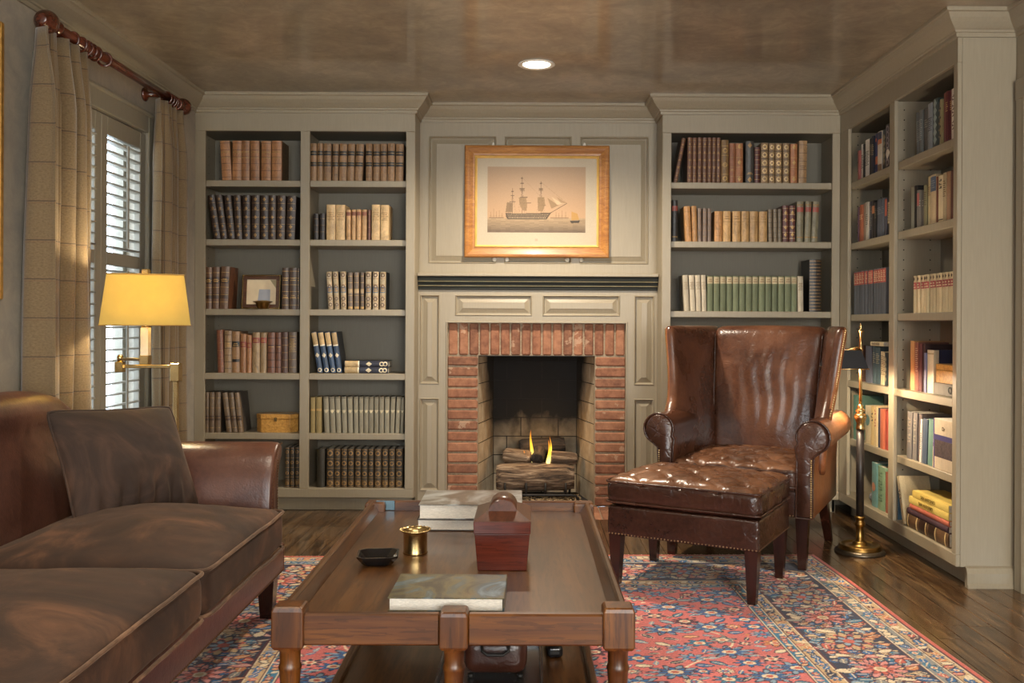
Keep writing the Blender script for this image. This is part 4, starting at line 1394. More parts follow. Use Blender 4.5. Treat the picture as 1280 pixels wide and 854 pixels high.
def build_left_lamp():
    X0, Y0 = -1.44, 3.75
    r = thing('floor_lamp', 'brass swing-arm floor lamp with a glowing yellow shade behind the sofa', 'lamp', (X0, Y0, 0))
    MB().cbox(-.11, .11, -.11, .11, 0, .022, .006).build('base', BRASS, r)
    MB().cbox(-.0095, .0095, -.0095, .0095, .022, .90, .002).build('pole', BRASS, r)
    MB().cbox(-.019, .019, -.019, .019, .868, .943, .003).build('top_joint', BRASS, r)
    ex = -.228
    MB().cbox(ex, 0, -.007, .007, .922, .936, .002).build('lower_arm', BRASS, r)
    MB().cbox(ex-.017, ex+.017, -.016, .016, .905, .948, .003).build('elbow_joint', BRASS, r)
    MB().cylinder if False else None
    MB().lathe([(.012, 0), (.012, .022), (.008, .028), (.0, .028)], 14, (ex, 0, .948)).build('elbow_knob', BRASS, r)
    # second arm swings back under the shade, a little towards the room
    sx, sy = -.112, -.03
    d = Vector((sx-ex, sy, 0)); L = d.length; a = math.atan2(d.y, d.x)
    q = MB().cbox(0, L, -.006, .006, .952, .964, .002); q.xform(Matrix.Translation((ex, 0, 0)) @ Matrix.Rotation(a, 4, 'Z')); q.build('upper_arm', STEEL, r)
    MB().cbox(sx-.018, sx+.018, sy-.018, sy+.018, .938, .975, .002).build('socket_block', BRASS, r)
    MB().cbox(sx-.0155, sx+.0155, sy-.0155, sy+.0155, .975, 1.088, .001).build('candle_column', m_plain('ivory_enamel', (235, 220, 190), .35), r)
    MB().lathe([(.016, 0), (.018, .006), (.016, .012), (.014, .03), (.0, .03)], 14, (sx, sy, 1.088)).build('socket', BRASS, r)
    zb, zt = 1.097, 1.302
    q = shade_shell(.335, .215, .283, .17, zb, zt); SR = Matrix.Translation((sx, sy, 0)) @ Matrix.Rotation(R(22), 4, 'Z'); q.xform(SR)
    SH = m_shade('parchment_shade', (206, 184, 108), .32)
    sh = q.build('shade', SH, r)
    tr = MB()
    for w, d_, z in ((.337, .217, zb), (.285, .172, zt-.003)):
        p = [SR @ Vector((a_*w/2, b_*d_/2, z)) for a_, b_ in ((-1,-1),(1,-1),(1,1),(-1,1))]
        for i in range(4): tr.tube([p[i], p[(i+1) % 4]], .0022, 6)
    tr.build('shade_trim', m_plain('shade_trim', (170, 130, 66), .5), sh)
    sp = MB()
    for a_ in (0, 90): 
        dx, dy = (.12, .048) if a_ == 0 else (-.03, .074)
        sp.tube([(sx-dx, sy-dy, zt-.012), (sx+dx, sy+dy, zt-.012)], .002, 6)
    sp.tube([(sx, sy, 1.115), (sx, sy, zt)], .003, 6)
    sp.build('harp', BRASS, r)
    MB().cbox(sx-.013, sx+.013, sy-.013, sy+.013, zt-.004, zt+.022, .002).build('finial', BRASS, r)
    MB().lathe([(.0, 0), (.012, .002), (.014, .02), (.026, .045), (.028, .06), (.02, .08), (.0, .088)], 16, (sx, sy, 1.118)).build('bulb', m_emit('warm_bulb', (255, 214, 150), 6), r)
    point_light('sofa_lamp_light', (X0+sx, Y0+sy, 1.235), 13, (1.0, .84, .56), .03)
build_left_lamp()

# ================================================================== black shaded lamp on the right
def build_right_lamp():
    X0, Y0 = 1.62, 4.50
    r = thing('floor_lamp', 'brass and black pharmacy floor lamp with a small black shade beside the wing chair', 'lamp', (X0, Y0, 0))
    MB().lathe([(.118, 0), (.120, .006), (.112, .016), (.105, .020)], 40).build('base_skirt', m_plain('dark_bronze', (92, 82, 68), .35, .8), r)
    MB().lathe([(.105, .019), (.100, .026), (.098, .036), (.090, .041), (.084, .036), (.06, .034), (.036, .040), (.034, .05), (.026, .056), (.0, .056)], 40).build('base', OLDBRASS, r)
    MB().lathe([(.0245, .05), (.0245, .056), (.0185, .06), (.0185, .125), (.0215, .13), (.026, .135), (.026, .145), (.020, .150), (.020, .165), (.026, .168), (.026, .175), (.018, .178)], 24).build('lower_stem', OLDBRASS, r)
    MB().lathe([(.0185, .176), (.0185, .60)], 24).build('black_column', m_plain('black_bronze', (44, 38, 36), .42, .3), r)
    MB().lathe([(.0195, .60), (.0215, .605), (.0195, .612), (.018, .63), (.022, .64), (.028, .655), (.030, .665), (.026, .675), (.017, .682), (.023, .690), (.023, .697), (.014, .704), (.017, .712), (.011, .72), (.0075, .725)], 24).build('knop', BRASS, r)
    MB().lathe([(.0075, .72), (.0075, 1.01)], 14).build('pole', BRASS, r)
    MB().lathe([(.0075, .985), (.012, .992), (.0125, 1.0), (.008, 1.008), (.0065, 1.02), (.0065, 1.075), (.014, 1.078), (.0145, 1.083), (.006, 1.088), (.006, 1.098), (.008, 1.104), (.003, 1.116), (.0, 1.122)], 16).build('finial', BRASS, r)
    sx, sy = -.088, -.01
    MB().tube([(0, 0, .998), (-.02, -.003, 1.004), (sx, sy, .985)], .0045, 8).build('arm', BRASS, r)
    q = shade_shell(.158, .25, .105, .19, .902, .992, .002); q.xform(Matrix.Translation((sx, sy, 0)))
    sh = q.build('shade', m_plain('black_shade', (26, 28, 34), .4, 0, .1), r)
    tr = MB()
    for w, d_, z in ((.160, .252, .902), (.107, .192, .992)):
        p = [Vector((sx+a_*w/2, sy+b_*d_/2, z)) for a_, b_ in ((-1,-1),(1,-1),(1,1),(-1,1))]
        for i in range(4): tr.tube([p[i], p[(i+1) % 4]], .0028, 6)
    tr.build('shade_trim', BRASS, sh)
    MB().lathe([(.0, 0), (.016, .004), (.019, .02), (.012, .04), (.010, .052), (.0, .052)], 14, (sx, sy, .922)).build('bulb', m_emit('warm_bulb_small', (255, 220, 165), 8), r)
    point_light('reading_lamp_light', (X0+sx, Y0+sy, .918), 34, (1.0, .82, .56), .022)
build_right_lamp()

# ================================================================== curtain rod and curtains
RODW = m_wood('mahogany_rod', (48, 20, 12), (82, 38, 24), (120, 62, 40), .22, 'y', 1.0, .5)
RX, RZ = -1.865, 2.265
rod = thing('curtain_rod', 'turned mahogany curtain rod with ball finials above the window', 'curtain rod', (RX, 4.24, RZ))
MB().tube([(0, -.62, 0), (0, .68, 0)], .0195, 18).build('pole', RODW, rod)
fin = [(.0195, 0), (.0215, .01), (.0275, .016), (.0275, .026), (.021, .032), (.019, .042), (.025, .048), (.026, .056), (.024, .060), (.036, .068), (.0425, .080), (.0450, .094), (.0435, .108), (.040, .114), (.0405, .117), (.035, .126), (.0345, .1275), (.026, .1345), (.0265, .136), (.015, .140), (.0, .141)]
for s, y in ((-1, -.60), (1, .60)):
    q = MB().lathe(fin, 28); q.xform(Matrix.Translation((0, y, 0)) @ Matrix.Rotation(R(90*s*-1), 4, 'X')); q.build('finial', RODW, rod)
for y in (-.545, .43):
    q = MB().lathe([(.034, 0), (.036, .008), (.026, .016), (.014, .022), (.014, .085), (.018, .092)], 20)
    q.xform(Matrix.Translation((XL-RX, y, 0)) @ Matrix.Rotation(R(90), 4, 'Y')); q.build('bracket', RODW, rod)
def torus(R0, r0, n=22, m=8):
    b = MB(); L = []
    for i in range(n):
        a = 2*PI*i/n
        L.append([((R0+r0*math.cos(2*PI*k/m))*math.cos(a), r0*math.sin(2*PI*k/m), (R0+r0*math.cos(2*PI*k/m))*math.sin(a)) for k in range(m)])
    return b.loft(L, caps=False, wrap=True)
rgm = torus(.0285, .0055).mesh('curtain_ring'); rgm.materials.append(RODW)
for y in (-.50, -.43, -.385, -.34, -.30, -.215, .47, .505, .535, .565, .595):
    o = link('curtain_ring', rgm, rod); o.location = (0, y, -.007); o.rotation_euler = (0, 0, R(random.uniform(-14, 14)))

def m_plaid():
    t = NT('windowpane_plaid_wool')
    uv = t.new('ShaderNodeUVMap'); sp = t.new('ShaderNodeSeparateXYZ'); t.link(uv.outputs[0], sp.inputs[0])
    def line(ax, per, w, off):
        m = t.math('FRACT', t.math('ADD', t.math('DIVIDE', sp.outputs[ax], per), off))
        return t.math('LESS_THAN', m, w/per)
    l = t.math('MAXIMUM', line('X', .125, .007, .3), line('Y', .148, .0045, .42))
    l2 = t.math('MAXIMUM', line('X', .125, .003, .36), line('Y', .148, .003, .47))
    v = t.coord('UV', (1, 1, 1), False)
    f = t.noise(v, 170, 3)
    c = t.ramp(f, [(.3, (104, 86, 61)), (.7, (126, 106, 77))])
    c = t.mix(t.math('MULTIPLY', l, .75), c, lin((66, 52, 44)))
    c = t.mix(t.math('MULTIPLY', l2, .35), c, lin((110, 70, 52)))
    t.color(c); t.set(Roughness=.95, Sheen_Weight=.3); t.bump(f, .3, .002)
    return t.mat
PLAID = m_plaid()
def curtain(name, label, y0, y1, nf, amp, top, flare, seed, x0=RX):
    nu, nv = nf*14, 40
    ln = nf*.27
    rnd = random.Random(seed); ph = [rnd.uniform(-.5, .5) for _ in range(nf+2)]
    vs = []; uvs = []
    for j in range(nv+1):
        z = .015+(top-.015)*j/nv
        k = j/nv
        for i in range(nu+1):
            u = i/nu
            a = u*nf*2*PI
            pin = sstep(.86, 1.0, k)
            w = math.cos(a+.6*math.sin(a*.5+ph[int(u*nf)])+.35*math.sin(z*1.7+u*6))
            A = amp*(1-.45*pin)*(1+.35*math.sin(u*9+seed+z*.6))
            yc = (y0+y1)/2
            wd = 1+flare*(1-k)
            y = yc+(y0-yc+(y1-y0)*u)*wd + .012*math.sin(a*2+1)*(1-pin)
            x = x0+A*w + .006*math.sin(z*3+u*7)*(1-k)
            vs.append((x, y, z)); uvs.append((u*ln, z))
    fs = [[j*(nu+1)+i, j*(nu+1)+i+1, (j+1)*(nu+1)+i+1, (j+1)*(nu+1)+i] for j in range(nv) for i in range(nu)]
    me = bpy.data.meshes.new(name); c0 = Vector((x0, (y0+y1)/2, 0))
    me.from_pydata([tuple(Vector(v)-c0) for v in vs], [], fs)
    ul = me.uv_layers.new(name='UVMap')
    for lp in me.loops: ul.data[lp.index].uv = uvs[lp.vertex_index]
    me.polygons.foreach_set('use_smooth', [True]*len(fs)); me.materials.append(PLAID)
    o = link(name, me); o.location = c0
    md = o.modifiers.new('thickness', 'SOLIDIFY'); md.thickness = .004
    return tag(o, label, 'curtain', 'plaid curtains at the side window')
curtain('curtain', 'lamp-lit tan plaid curtain left of the shuttered window', 3.48, 3.83, 4, .052, 2.232, .04, 1)
curtain('curtain', 'grey tan plaid curtain right of the shuttered window behind the lamp', 4.60, 4.88, 4, .034, 2.232, .10, 4)

# picture on the left wall, only its gilt edge reaches into view
lp_ = thing('wall_picture', 'gilt edged picture on the left wall, only its right edge in view', 'picture', (XL+.002, 3.12, 1.70))
for a in ((-.27, -.245, -.51, .51), (.245, .27, -.51, .51), (-.245, .245, .485, .51), (-.245, .245, -.51, -.485)):
    MB().cbox(0, .022, a[0], a[1], a[2], a[3], .004).build('frame', GOLD, lp_)
MB().box(0, .010, -.245, .245, -.485, .485).build('print', m_plain('faded_print', (190, 175, 150), .6, 0, .3, 5), lp_)

# ================================================================== ship picture over the mantel
def build_picture():
    s = 207.0; Yp = 1150/s
    def X(px): return (px-662)/s
    def Z(py, px=671): return CZ+(404-(py-.0047*(px-662)))/s
    x0, x1, z1, z0 = X(579.5), X(761.5), Z(180.5), Z(321.5)
    cx, cz = (x0+x1)/2, (z0+z1)/2
    r = thing('ship_picture', 'framed sepia print of a three-masted warship above the mantel', 'picture', (cx, YC-.001, cz))
    hw, hh = (x1-x0)/2, (z1-z0)/2
    MAPLE = m_wood('birdseye_maple', (122, 72, 24), (164, 106, 42), (192, 136, 64), .42, 'x', 1.6, .15)
    fwid = .076
    prof = [(0, 0), (0, -.030), (.006, -.036), (.018, -.038), (.030, -.034), (.050, -.026), (.060, -.024), (.062, -.022), (.062, 0)]
    def side(a, b, name, pr, mat):
        """moulding length between corners a->b (x,z), mitred, inward offset d"""
        c = [(-hw, -hh), (hw, -hh), (hw, hh), (-hw, hh)]
        A, B = Vector(c[a]), Vector(c[b])
        def inn(P, d): return Vector((P.x-math.copysign(d, P.x), P.y-math.copysign(d, P.y)))
        L = [[(inn(P, d).x, y, inn(P, d).y) for d, y in pr] for P in (A, B)]
        return MB().loft(L, smooth=False).build(name, mat, r)
    GSLIP = m_plain('gilt_slip', (226, 186, 104), .4, .3, .08)
    gp = [(.062, 0), (.062, -.026), (.066, -.029), (.070, -.026), (.072, -.022), (.076, -.02), (.076, 0)]
    for a, b in ((0, 1), (1, 2), (2, 3), (3, 0)):
        side(a, b, 'frame', prof, MAPLE)
        side(a, b, 'gilt_slip', gp, GSLIP)
    # print sheet with colour drawn on a fine grid
    iw, ih = hw-fwid+.002, hh-fwid+.002
    nx, ny = 300, 225
    xs = np.linspace(-iw, iw, nx+1); zs = np.linspace(-ih, ih, ny+1)
    XX, ZZ = np.meshgrid(xs, zs)
    PX = 662+(XX+cx)*s; PY = 404-(ZZ+cz-CZ)*s          # drawing coordinates, units of photo pixels
    def c(r_, g, b): return np.array(lin((r_, g, b))[:3])
    C = np.zeros(XX.shape+(3,)); C[:] = c(178, 164, 142)
    inside = (PX > 608) & (PX < 732) & (PY > 206.7) & (PY < 289.7)
    t = np.clip((PY-206.7)/66, 0, 1)[..., None]
    sky = c(160, 134, 108)*(1-t)+c(176, 142, 108)*t
    C[inside] = sky[inside]
    rng = np.random.RandomState(2)
    def blur_noise(sx_, sz_):
        n = rng.rand(ny//sz_+3, nx//sx_+3)
        a = np.kron(n, np.ones((sz_, sx_)))[:ny+1, :nx+1]
        return a
    sea = inside & (PY > 271.5)
    d = np.clip((PY-271.5)/18, 0, 1)[..., None]
    seac = c(158, 134, 104)*(1-d)+c(98, 82, 66)*d
    seac = seac*(.86+.28*blur_noise(12, 2))[..., None]
    C[sea] = seac[sea]
    def poly(pts, col, al=1.0):
        m = np.zeros(XX.shape, bool); n = len(pts); j = n-1
        for i in range(n):
            xi, yi = pts[i]; xj, yj = pts[j]
            m ^= ((yi > PY) != (yj > PY)) & (PX < (xj-xi)*(PY-yi)/(yj-yi+1e-9)+xi)
            j = i
        C[m] = C[m]*(1-al)+col*al
    def line(x0_, y0_, x1_, y1_, w, col, al=1.0):
        dx, dy = x1_-x0_, y1_-y0_; L2 = dx*dx+dy*dy
        tt = np.clip(((PX-x0_)*dx+(PY-y0_)*dy)/L2, 0, 1)
        m = np.hypot(PX-x0_-tt*dx, PY-y0_-tt*dy) < w/2
        C[m] = C[m]*(1-al)+col*al
    Q = lambda x, y: (600+x/7.767, 200+y/7.767)
    ink = c(44, 36, 28); mid = c(84, 66, 50); sail = c(132, 106, 74); sail2 = c(108, 86, 60); pale = c(196, 172, 136)
    # distant ships
    for x, h in ((95, 55), (125, 85), (150, 60), (178, 70), (205, 45), (735, 60), (765, 45), (795, 70), (830, 60)):
        line(*Q(x, 552), *Q(x, 552-h), .5, mid, .55); line(*Q(x-8, 530), *Q(x+8, 530), .7, mid, .4)
    for a, b in ((80, 225), (680, 860)): poly([Q(a, 545), Q(b, 545), Q(b, 558), Q(a, 558)], mid, .45)
    # hull with chequered gun decks
    poly([Q(240, 505), Q(330, 510), Q(520, 507), Q(690, 500), Q(672, 525), Q(645, 566), Q(262, 566), Q(246, 545)], ink, .85)
    for k, y in enumerate((516, 532, 548)):
        for x in range(258+k*6, 655-k*12, 17): poly([Q(x, y), Q(x+9, y), Q(x+9, y+6), Q(x, y+6)], pale, .9)
    line(*Q(680, 505), *Q(840, 410), .7, ink, .85)
    for mx_, top, deck in ((308, 265, 508), (402, 150, 508), (586, 195, 508)):
        line(*Q(mx_, deck), *Q(mx_, top), .75, ink, .8)
    for x, y, w in ((308, 295, 18), (308, 335, 26), (308, 395, 55), (400, 165, 14), (402, 215, 26), (402, 268, 44), (420, 352, 66), (440, 408, 95), (586, 215, 16), (586, 268, 34), (590, 355, 52), (600, 430, 60)):
        line(*Q(x-w/2, y), *Q(x+w/2, y), 1.1, mid, .8)
    poly([Q(255, 400), Q(312, 410), Q(310, 500), Q(240, 500)], sail2, .8)
    poly([Q(370, 355), Q(440, 352), Q(452, 410), Q(448, 485), Q(405, 480), Q(378, 420)], sail, .9)
    poly([Q(552, 350), Q(620, 352), Q(628, 420), Q(605, 492), Q(560, 485)], sail, .9)
    poly([Q(385, 262), Q(422, 262), Q(428, 292), Q(382, 292)], sail2, .6); poly([Q(568, 262), Q(604, 262), Q(608, 290), Q(566, 290)], sail2, .6)
    poly([Q(650, 355), Q(715, 400), Q(760, 430), Q(690, 462)], sail, .85); poly([Q(690, 345), Q(770, 395), Q(820, 408), Q(745, 425)], pale, .6); poly([Q(740, 345), Q(840, 408), Q(780, 405)], sail, .6)
    for x in (402, 586, 308):
        for dx in (-40, -25, 25, 40): line(*Q(x, 260 if x > 320 else 330), *Q(x+dx, 505), .3, mid, .4)
    line(*Q(586, 200), *Q(840, 408), .3, mid, .5); line(*Q(402, 155), *Q(586, 350), .3, mid, .35)
    # small boat
    poly([Q(888, 490), Q(945, 510), Q(962, 570), Q(885, 575)], c(168, 128, 66), .9)
    poly([Q(872, 580), Q(970, 576), Q(960, 602), Q(885, 604)], ink, .9)
    # plate mark below the image
    poly([Q(528, 757), Q(556, 757), Q(556, 780), Q(528, 780)], c(150, 134, 116), .6)
    # foxed paper
    C *= (1+.03*rng.randn(*XX.shape))[..., None]
    V = np.stack([XX, np.full(XX.shape, -.012), ZZ], -1).reshape(-1, 3)
    idx = np.arange((ny+1)*(nx+1)).reshape(ny+1, nx+1)
    Qd = np.stack([idx[:-1, :-1], idx[:-1, 1:], idx[1:, 1:], idx[1:, :-1]], -1).reshape(-1, 4)
    me = bpy.data.meshes.new('print'); me.from_pydata(V.tolist(), [], Qd.tolist())
    at_ = me.color_attributes.new('Col', 'FLOAT_COLOR', 'POINT')
    at_.data.foreach_set('color', np.concatenate([np.clip(C, 0, 1).reshape(-1, 3), np.ones((len(V), 1))], 1).ravel())
    me.materials.append(m_attr('sepia_print', .5, 0, 0, .3)); link('print', me, r)
    MB().box(-hw+.05, hw-.05, -.010, -.001, -hh+.05, hh-.05).build('backing_board', m_plain('card', (150, 130, 100), .8), r)
    # small white hanging clips above and below
    CL = m_plain('white_clip', (205, 200, 188), .5)
    for px in (615, 730):
        MB().prism([(X(px)-cx-.010, hh), (X(px)-cx+.010, hh), (X(px)-cx+.006, hh+.018), (X(px)-cx-.002, hh+.022)], 'y', -.012, 0).build('hanging_clip', CL, r)
    for px in (617, 633, 709, 727):
        q = MB().lathe([(.0, 0), (.012, .0), (.014, .006), (.010, .012), (0, .012)], 12); q.xform(Matrix.Translation((X(px)-cx, 0, -hh-.012)) @ Matrix.Rotation(R(90), 4, 'X')); q.build('support_peg', CL, r)
build_picture()

# ================================================================== fire
LOGM = NT('ceramic_log')
_v = LOGM.coord('Object', (3, 26, 26))
_f = LOGM.noise(_v, 1.4, 6, .65, .6)
LOGM.color(LOGM.ramp(_f, [(.34, (30, 24, 20)), (.5, (104, 84, 66)), (.66, (178, 156, 130))])); LOGM.set(Roughness=.9); LOGM.bump(_f, 1.0, .02); LOGM = LOGM.mat
LOGD = NT('charred_log')
_v = LOGD.coord('Object', (4, 22, 22)); _f = LOGD.noise(_v, 1.5, 6, .65, .6)
LOGD.color(LOGD.ramp(_f, [(.4, (16, 13, 12)), (.6, (50, 40, 34)), (.78, (120, 98, 80))])); LOGD.set(Roughness=.9); LOGD.bump(_f, 1.0, .02); LOGD = LOGD.mat
def log(label, p0, p1, r0, r1, mat, seed):
    p0, p1 = Vector(p0), Vector(p1); L = (p1-p0).length; n = 26; m = 26
    loops = []
    for i in range(n+1):
        t = i/n; x = -L/2+L*t; rr = r0+(r1-r0)*t
        e = min(t, 1-t)*n
        if e < 2: rr *= (.86, .95)[int(e)] if e < 2 else 1
        lp2 = []
        for k in range(m):
            a = 2*PI*k/m
            q = rr*(1+.10*nz(x*4+seed, math.cos(a)*1.4, math.sin(a)*1.4)+.06*nz(x*9, math.cos(a)*5+seed, math.sin(a)*5))
            lp2.append((x, q*math.cos(a), q*math.sin(a)))
        loops.append(lp2)
    b = MB().loft(loops)
    root = tag(b.build('fire_log', mat), label, 'log', 'logs in the fireplace')
    d = (p1-p0).normalized()
    root.rotation_mode = 'QUATERNION'; root.rotation_quaternion = Vector((1, 0, 0)).rotation_difference(d)
    root.location = (p0+p1)/2
LYb = 5.80
log('large pale ceramic log lying across the front of the fire grate', (-.205, LYb, .143), (.285, LYb, .143), .086, .086, LOGM, 1)
log('short pale log end at the left of the fire', (-.15, LYb+.10, .262), (.02, LYb+.02, .262), .052, .045, LOGM, 5)
log('charred log leaning over the middle of the fire', (-.06, LYb+.13, .30), (.23, LYb+.15, .33), .062, .055, LOGD, 9)
log('grey split log at the right of the fire', (.13, LYb+.03, .258), (.30, LYb+.07, .25), .044, .040, LOGM, 13)
log('small charred log stub pointing forward in the fire', (.05, LYb-.02, .255), (.07, LYb+.12, .30), .040, .04, LOGD, 17)
gr = thing('fire_grate', 'black iron grate holding the fireplace logs', 'grate', (.043, LYb, 0))
MB().tube([(-.30, -.115, .003), (-.27, -.115, .045), (-.24, -.115, .05), (.22, -.115, .05), (.25, -.115, .045), (.27, -.115, .003)], .008, 8).build('front_bar', IRON, gr)
MB().tube([(-.24, .15, .05), (.24, .15, .05)], .008, 8).build('rear_bar', IRON, gr)
for x in (-.19, -.06, .06, .185):
    MB().tube([(x, .15, .05), (x, -.105, .05), (x, -.118, .07), (x, -.115, .125)], .0075, 8).build('grate_bar', IRON, gr)
for x in (-.22, .22): MB().tube([(x, .15, .05), (x, .15, .003)], .008, 8).build('leg', IRON, gr)
# glowing ember gravel
gv = MB(); rnd = random.Random(4)
for _ in range(900):
    x = rnd.uniform(-.29, .37); y = rnd.uniform(YBk-.0, 5.90); z = rnd.uniform(.004, .016); q = rnd.uniform(.004, .009)
    if y > YBk+.1 and (x < -.26 or x > .33): continue
    vs = [(x+q*rnd.uniform(.6, 1.2)*a, y+q*rnd.uniform(.6, 1.2)*b_, z+q*rnd.uniform(.5, 1)*c_) for a, b_, c_ in ((1,0,0),(-1,0,0),(0,1,0),(0,-1,0),(0,0,1),(0,0,-1))]
    gv.add(vs, [(0,2,4),(2,1,4),(1,3,4),(3,0,4),(2,0,5),(1,2,5),(3,1,5),(0,3,5)])
GRV = m_plain('lava_gravel', (176, 150, 112), .9, 0, .5, 60)
go = stuff(gv.build('ember_gravel', GRV)); tag(go, 'loose tan gravel under the fireplace logs', 'gravel')
# flames
def m_flame():
    t = NT('flame')
    tc = t.new('ShaderNodeTexCoord'); sp = t.new('ShaderNodeSeparateXYZ'); t.link(tc.outputs['Generated'], sp.inputs[0])
    col = t.ramp(sp.outputs['Z'], [(0, (255, 236, 150)), (.45, (255, 206, 60)), (1, (240, 120, 20))])
    em = t.new('ShaderNodeEmission'); em.inputs[1].default_value = 2.4; t.link(col, em.inputs[0])
    tr = t.new('ShaderNodeBsdfTransparent'); mx = t.new('ShaderNodeMixShader')
    lw = t.new('ShaderNodeLayerWeight'); lw.inputs[0].default_value = .35
    f = t.math('MULTIPLY', t.math('SUBTRACT', 1.0, lw.outputs['Facing']), t.math('SUBTRACT', 1.05, sp.outputs['Z']), True)
    t.link(f, mx.inputs[0]); t.link(tr.outputs[0], mx.inputs[1]); t.link(em.outputs[0], mx.inputs[2]); t.link(mx.outputs[0], t.out.inputs['Surface'])
    return t.mat
FLM = m_flame()
for lab, x, y, z, h, w in (('tall narrow yellow flame left of the fire centre', .015, LYb+.02, .225, .215, .022), ('shorter wide yellow flame right of the fire centre', .125, LYb+.00, .215, .165, .026),
                           ('small low flame beside the left log', -.03, LYb+.01, .235, .075, .022), ('thin flame tip rising behind the right flame', .135, LYb+.03, .25, .15, .009)):
    L = []
    for i in range(13):
        t = i/12; rr = w*.62*min(1, t*5+.35)*(1-t)**.7+.0006
        ox = .006*math.sin(t*5+x*40); L.append([(ox+rr*math.cos(2*PI*k/12), rr*.7*math.sin(2*PI*k/12), h*t) for k in range(12)])
    o = MB().loft(L).build('flame', FLM); o.location = (x, y, z)
    tag(o, lab, 'flame', 'flames in the fireplace')
point_light('fire_glow', (.07, LYb+.0, .40), 1.6, (1.0, .55, .2), .05)

# ================================================================== recessed lights
def downlight(x, y, label, power):
    r = thing('recessed_light', label, 'ceiling light', (x, y, H))
    MB().lathe([(.070, -.001), (.094, -.001), (.096, -.004), (.090, -.008), (.074, -.006), (.070, -.001)], 40, cap=False).build('trim_ring', m_plain('white_trim', (225, 220, 210), .35), r)
    MB().lathe([(.0, -.0015), (.07, -.0015), (.07, -.0035), (.0, -.0045)], 32).build('lens', m_emit('downlight_lens', (255, 240, 215), 7.0), r)
    spot_light('downlight', (x, y, H-.015), (0, 0, 0), power, (1.0, .86, .68), 150, .8, .06)
downlight(.029, 4.71, 'round recessed ceiling light in front of the fireplace wall', 240)
downlight(-.95, 2.2, 'recessed ceiling light above the sofa, out of view', 90)  # lamp added out of view to brighten the sofa side
downlight(1.45, 1.9, 'recessed ceiling light near the door, out of view', 110)  # lamp added out of view to light the right bookcase's end
# ================================================================== books
ORD = ['first', 'second', 'third', 'fourth', 'fifth', 'sixth', 'seventh', 'eighth', 'ninth', 'tenth', 'eleventh', 'twelfth', 'thirteenth', 'fourteenth', 'fifteenth', 'sixteenth', 'seventeenth', 'eighteenth', 'nineteenth', 'twentieth']
_bm = {}
def bmat(c, kind='leather'):
    k = (c, kind)
    if k not in _bm:
        t = NT('book_%s_%d_%d_%d' % (kind, *c))
        v = t.coord('Object', (1, 1, .45))
        a = lin(c); lum = .3*a[0]+.6*a[1]+.1*a[2]
        a = tuple(.76*x+.24*lum*w_ for x, w_ in zip(a[:3], (1.12, 1.0, .80)))+(1.0,)
        sc = lambda q: tuple(min(1, x*q) for x in a[:3])+(1,)
        if kind == 'leather':
            f = t.noise(v, 38, 6, .65, .8); g = t.noise(v, 190, 3)
            col = t.ramp(f, [(.3, sc(.48)), (.52, a), (.76, sc(1.5))])
            col = t.mix(.25, col, t.ramp(g, [(.3, sc(.55)), (.7, sc(1.35))]))
            t.set(Roughness=.42); t.bump(g, .3, .002)
        elif kind == 'marble':
            f = t.noise(v, 70, 5, .7, 2.5)
            col = t.ramp(f, [(.36, sc(.35)), (.5, a), (.62, sc(1.6))]); t.set(Roughness=.6)
        else:
            f = t.noise(v, 24, 4); g = t.noise(v, 420, 2)
            col = t.mix(.3, t.ramp(f, [(.3, sc(.8)), (.7, sc(1.14))]), t.ramp(g, [(.3, sc(.65)), (.7, sc(1.25))]))
            t.set(Roughness=.75 if kind == 'cloth' else .4); t.bump(g, .25, .001)
        oi = t.new('ShaderNodeObjectInfo')
        col = t.mix(1.0, col, t.ramp(oi.outputs['Random'], [(0, (.80, .80, .80, 1)), (1, (1.12, 1.12, 1.12, 1))]), 'MULTIPLY') if kind != 'jacket' else col
        t.color(col); _bm[k] = t.mat
    return _bm[k]
GILT = m_plain('gilt_tooling', (186, 150, 92), .5, .2, .25, 90)
GILTD = m_plain('worn_gilt', (158, 124, 78), .5, .3, .3, 90)

def L_(c): return (c, 'leather')
def K_(c): return (c, 'cloth')
def J_(c): return (c, 'jacket')
def M_(c): return (c, 'marble')
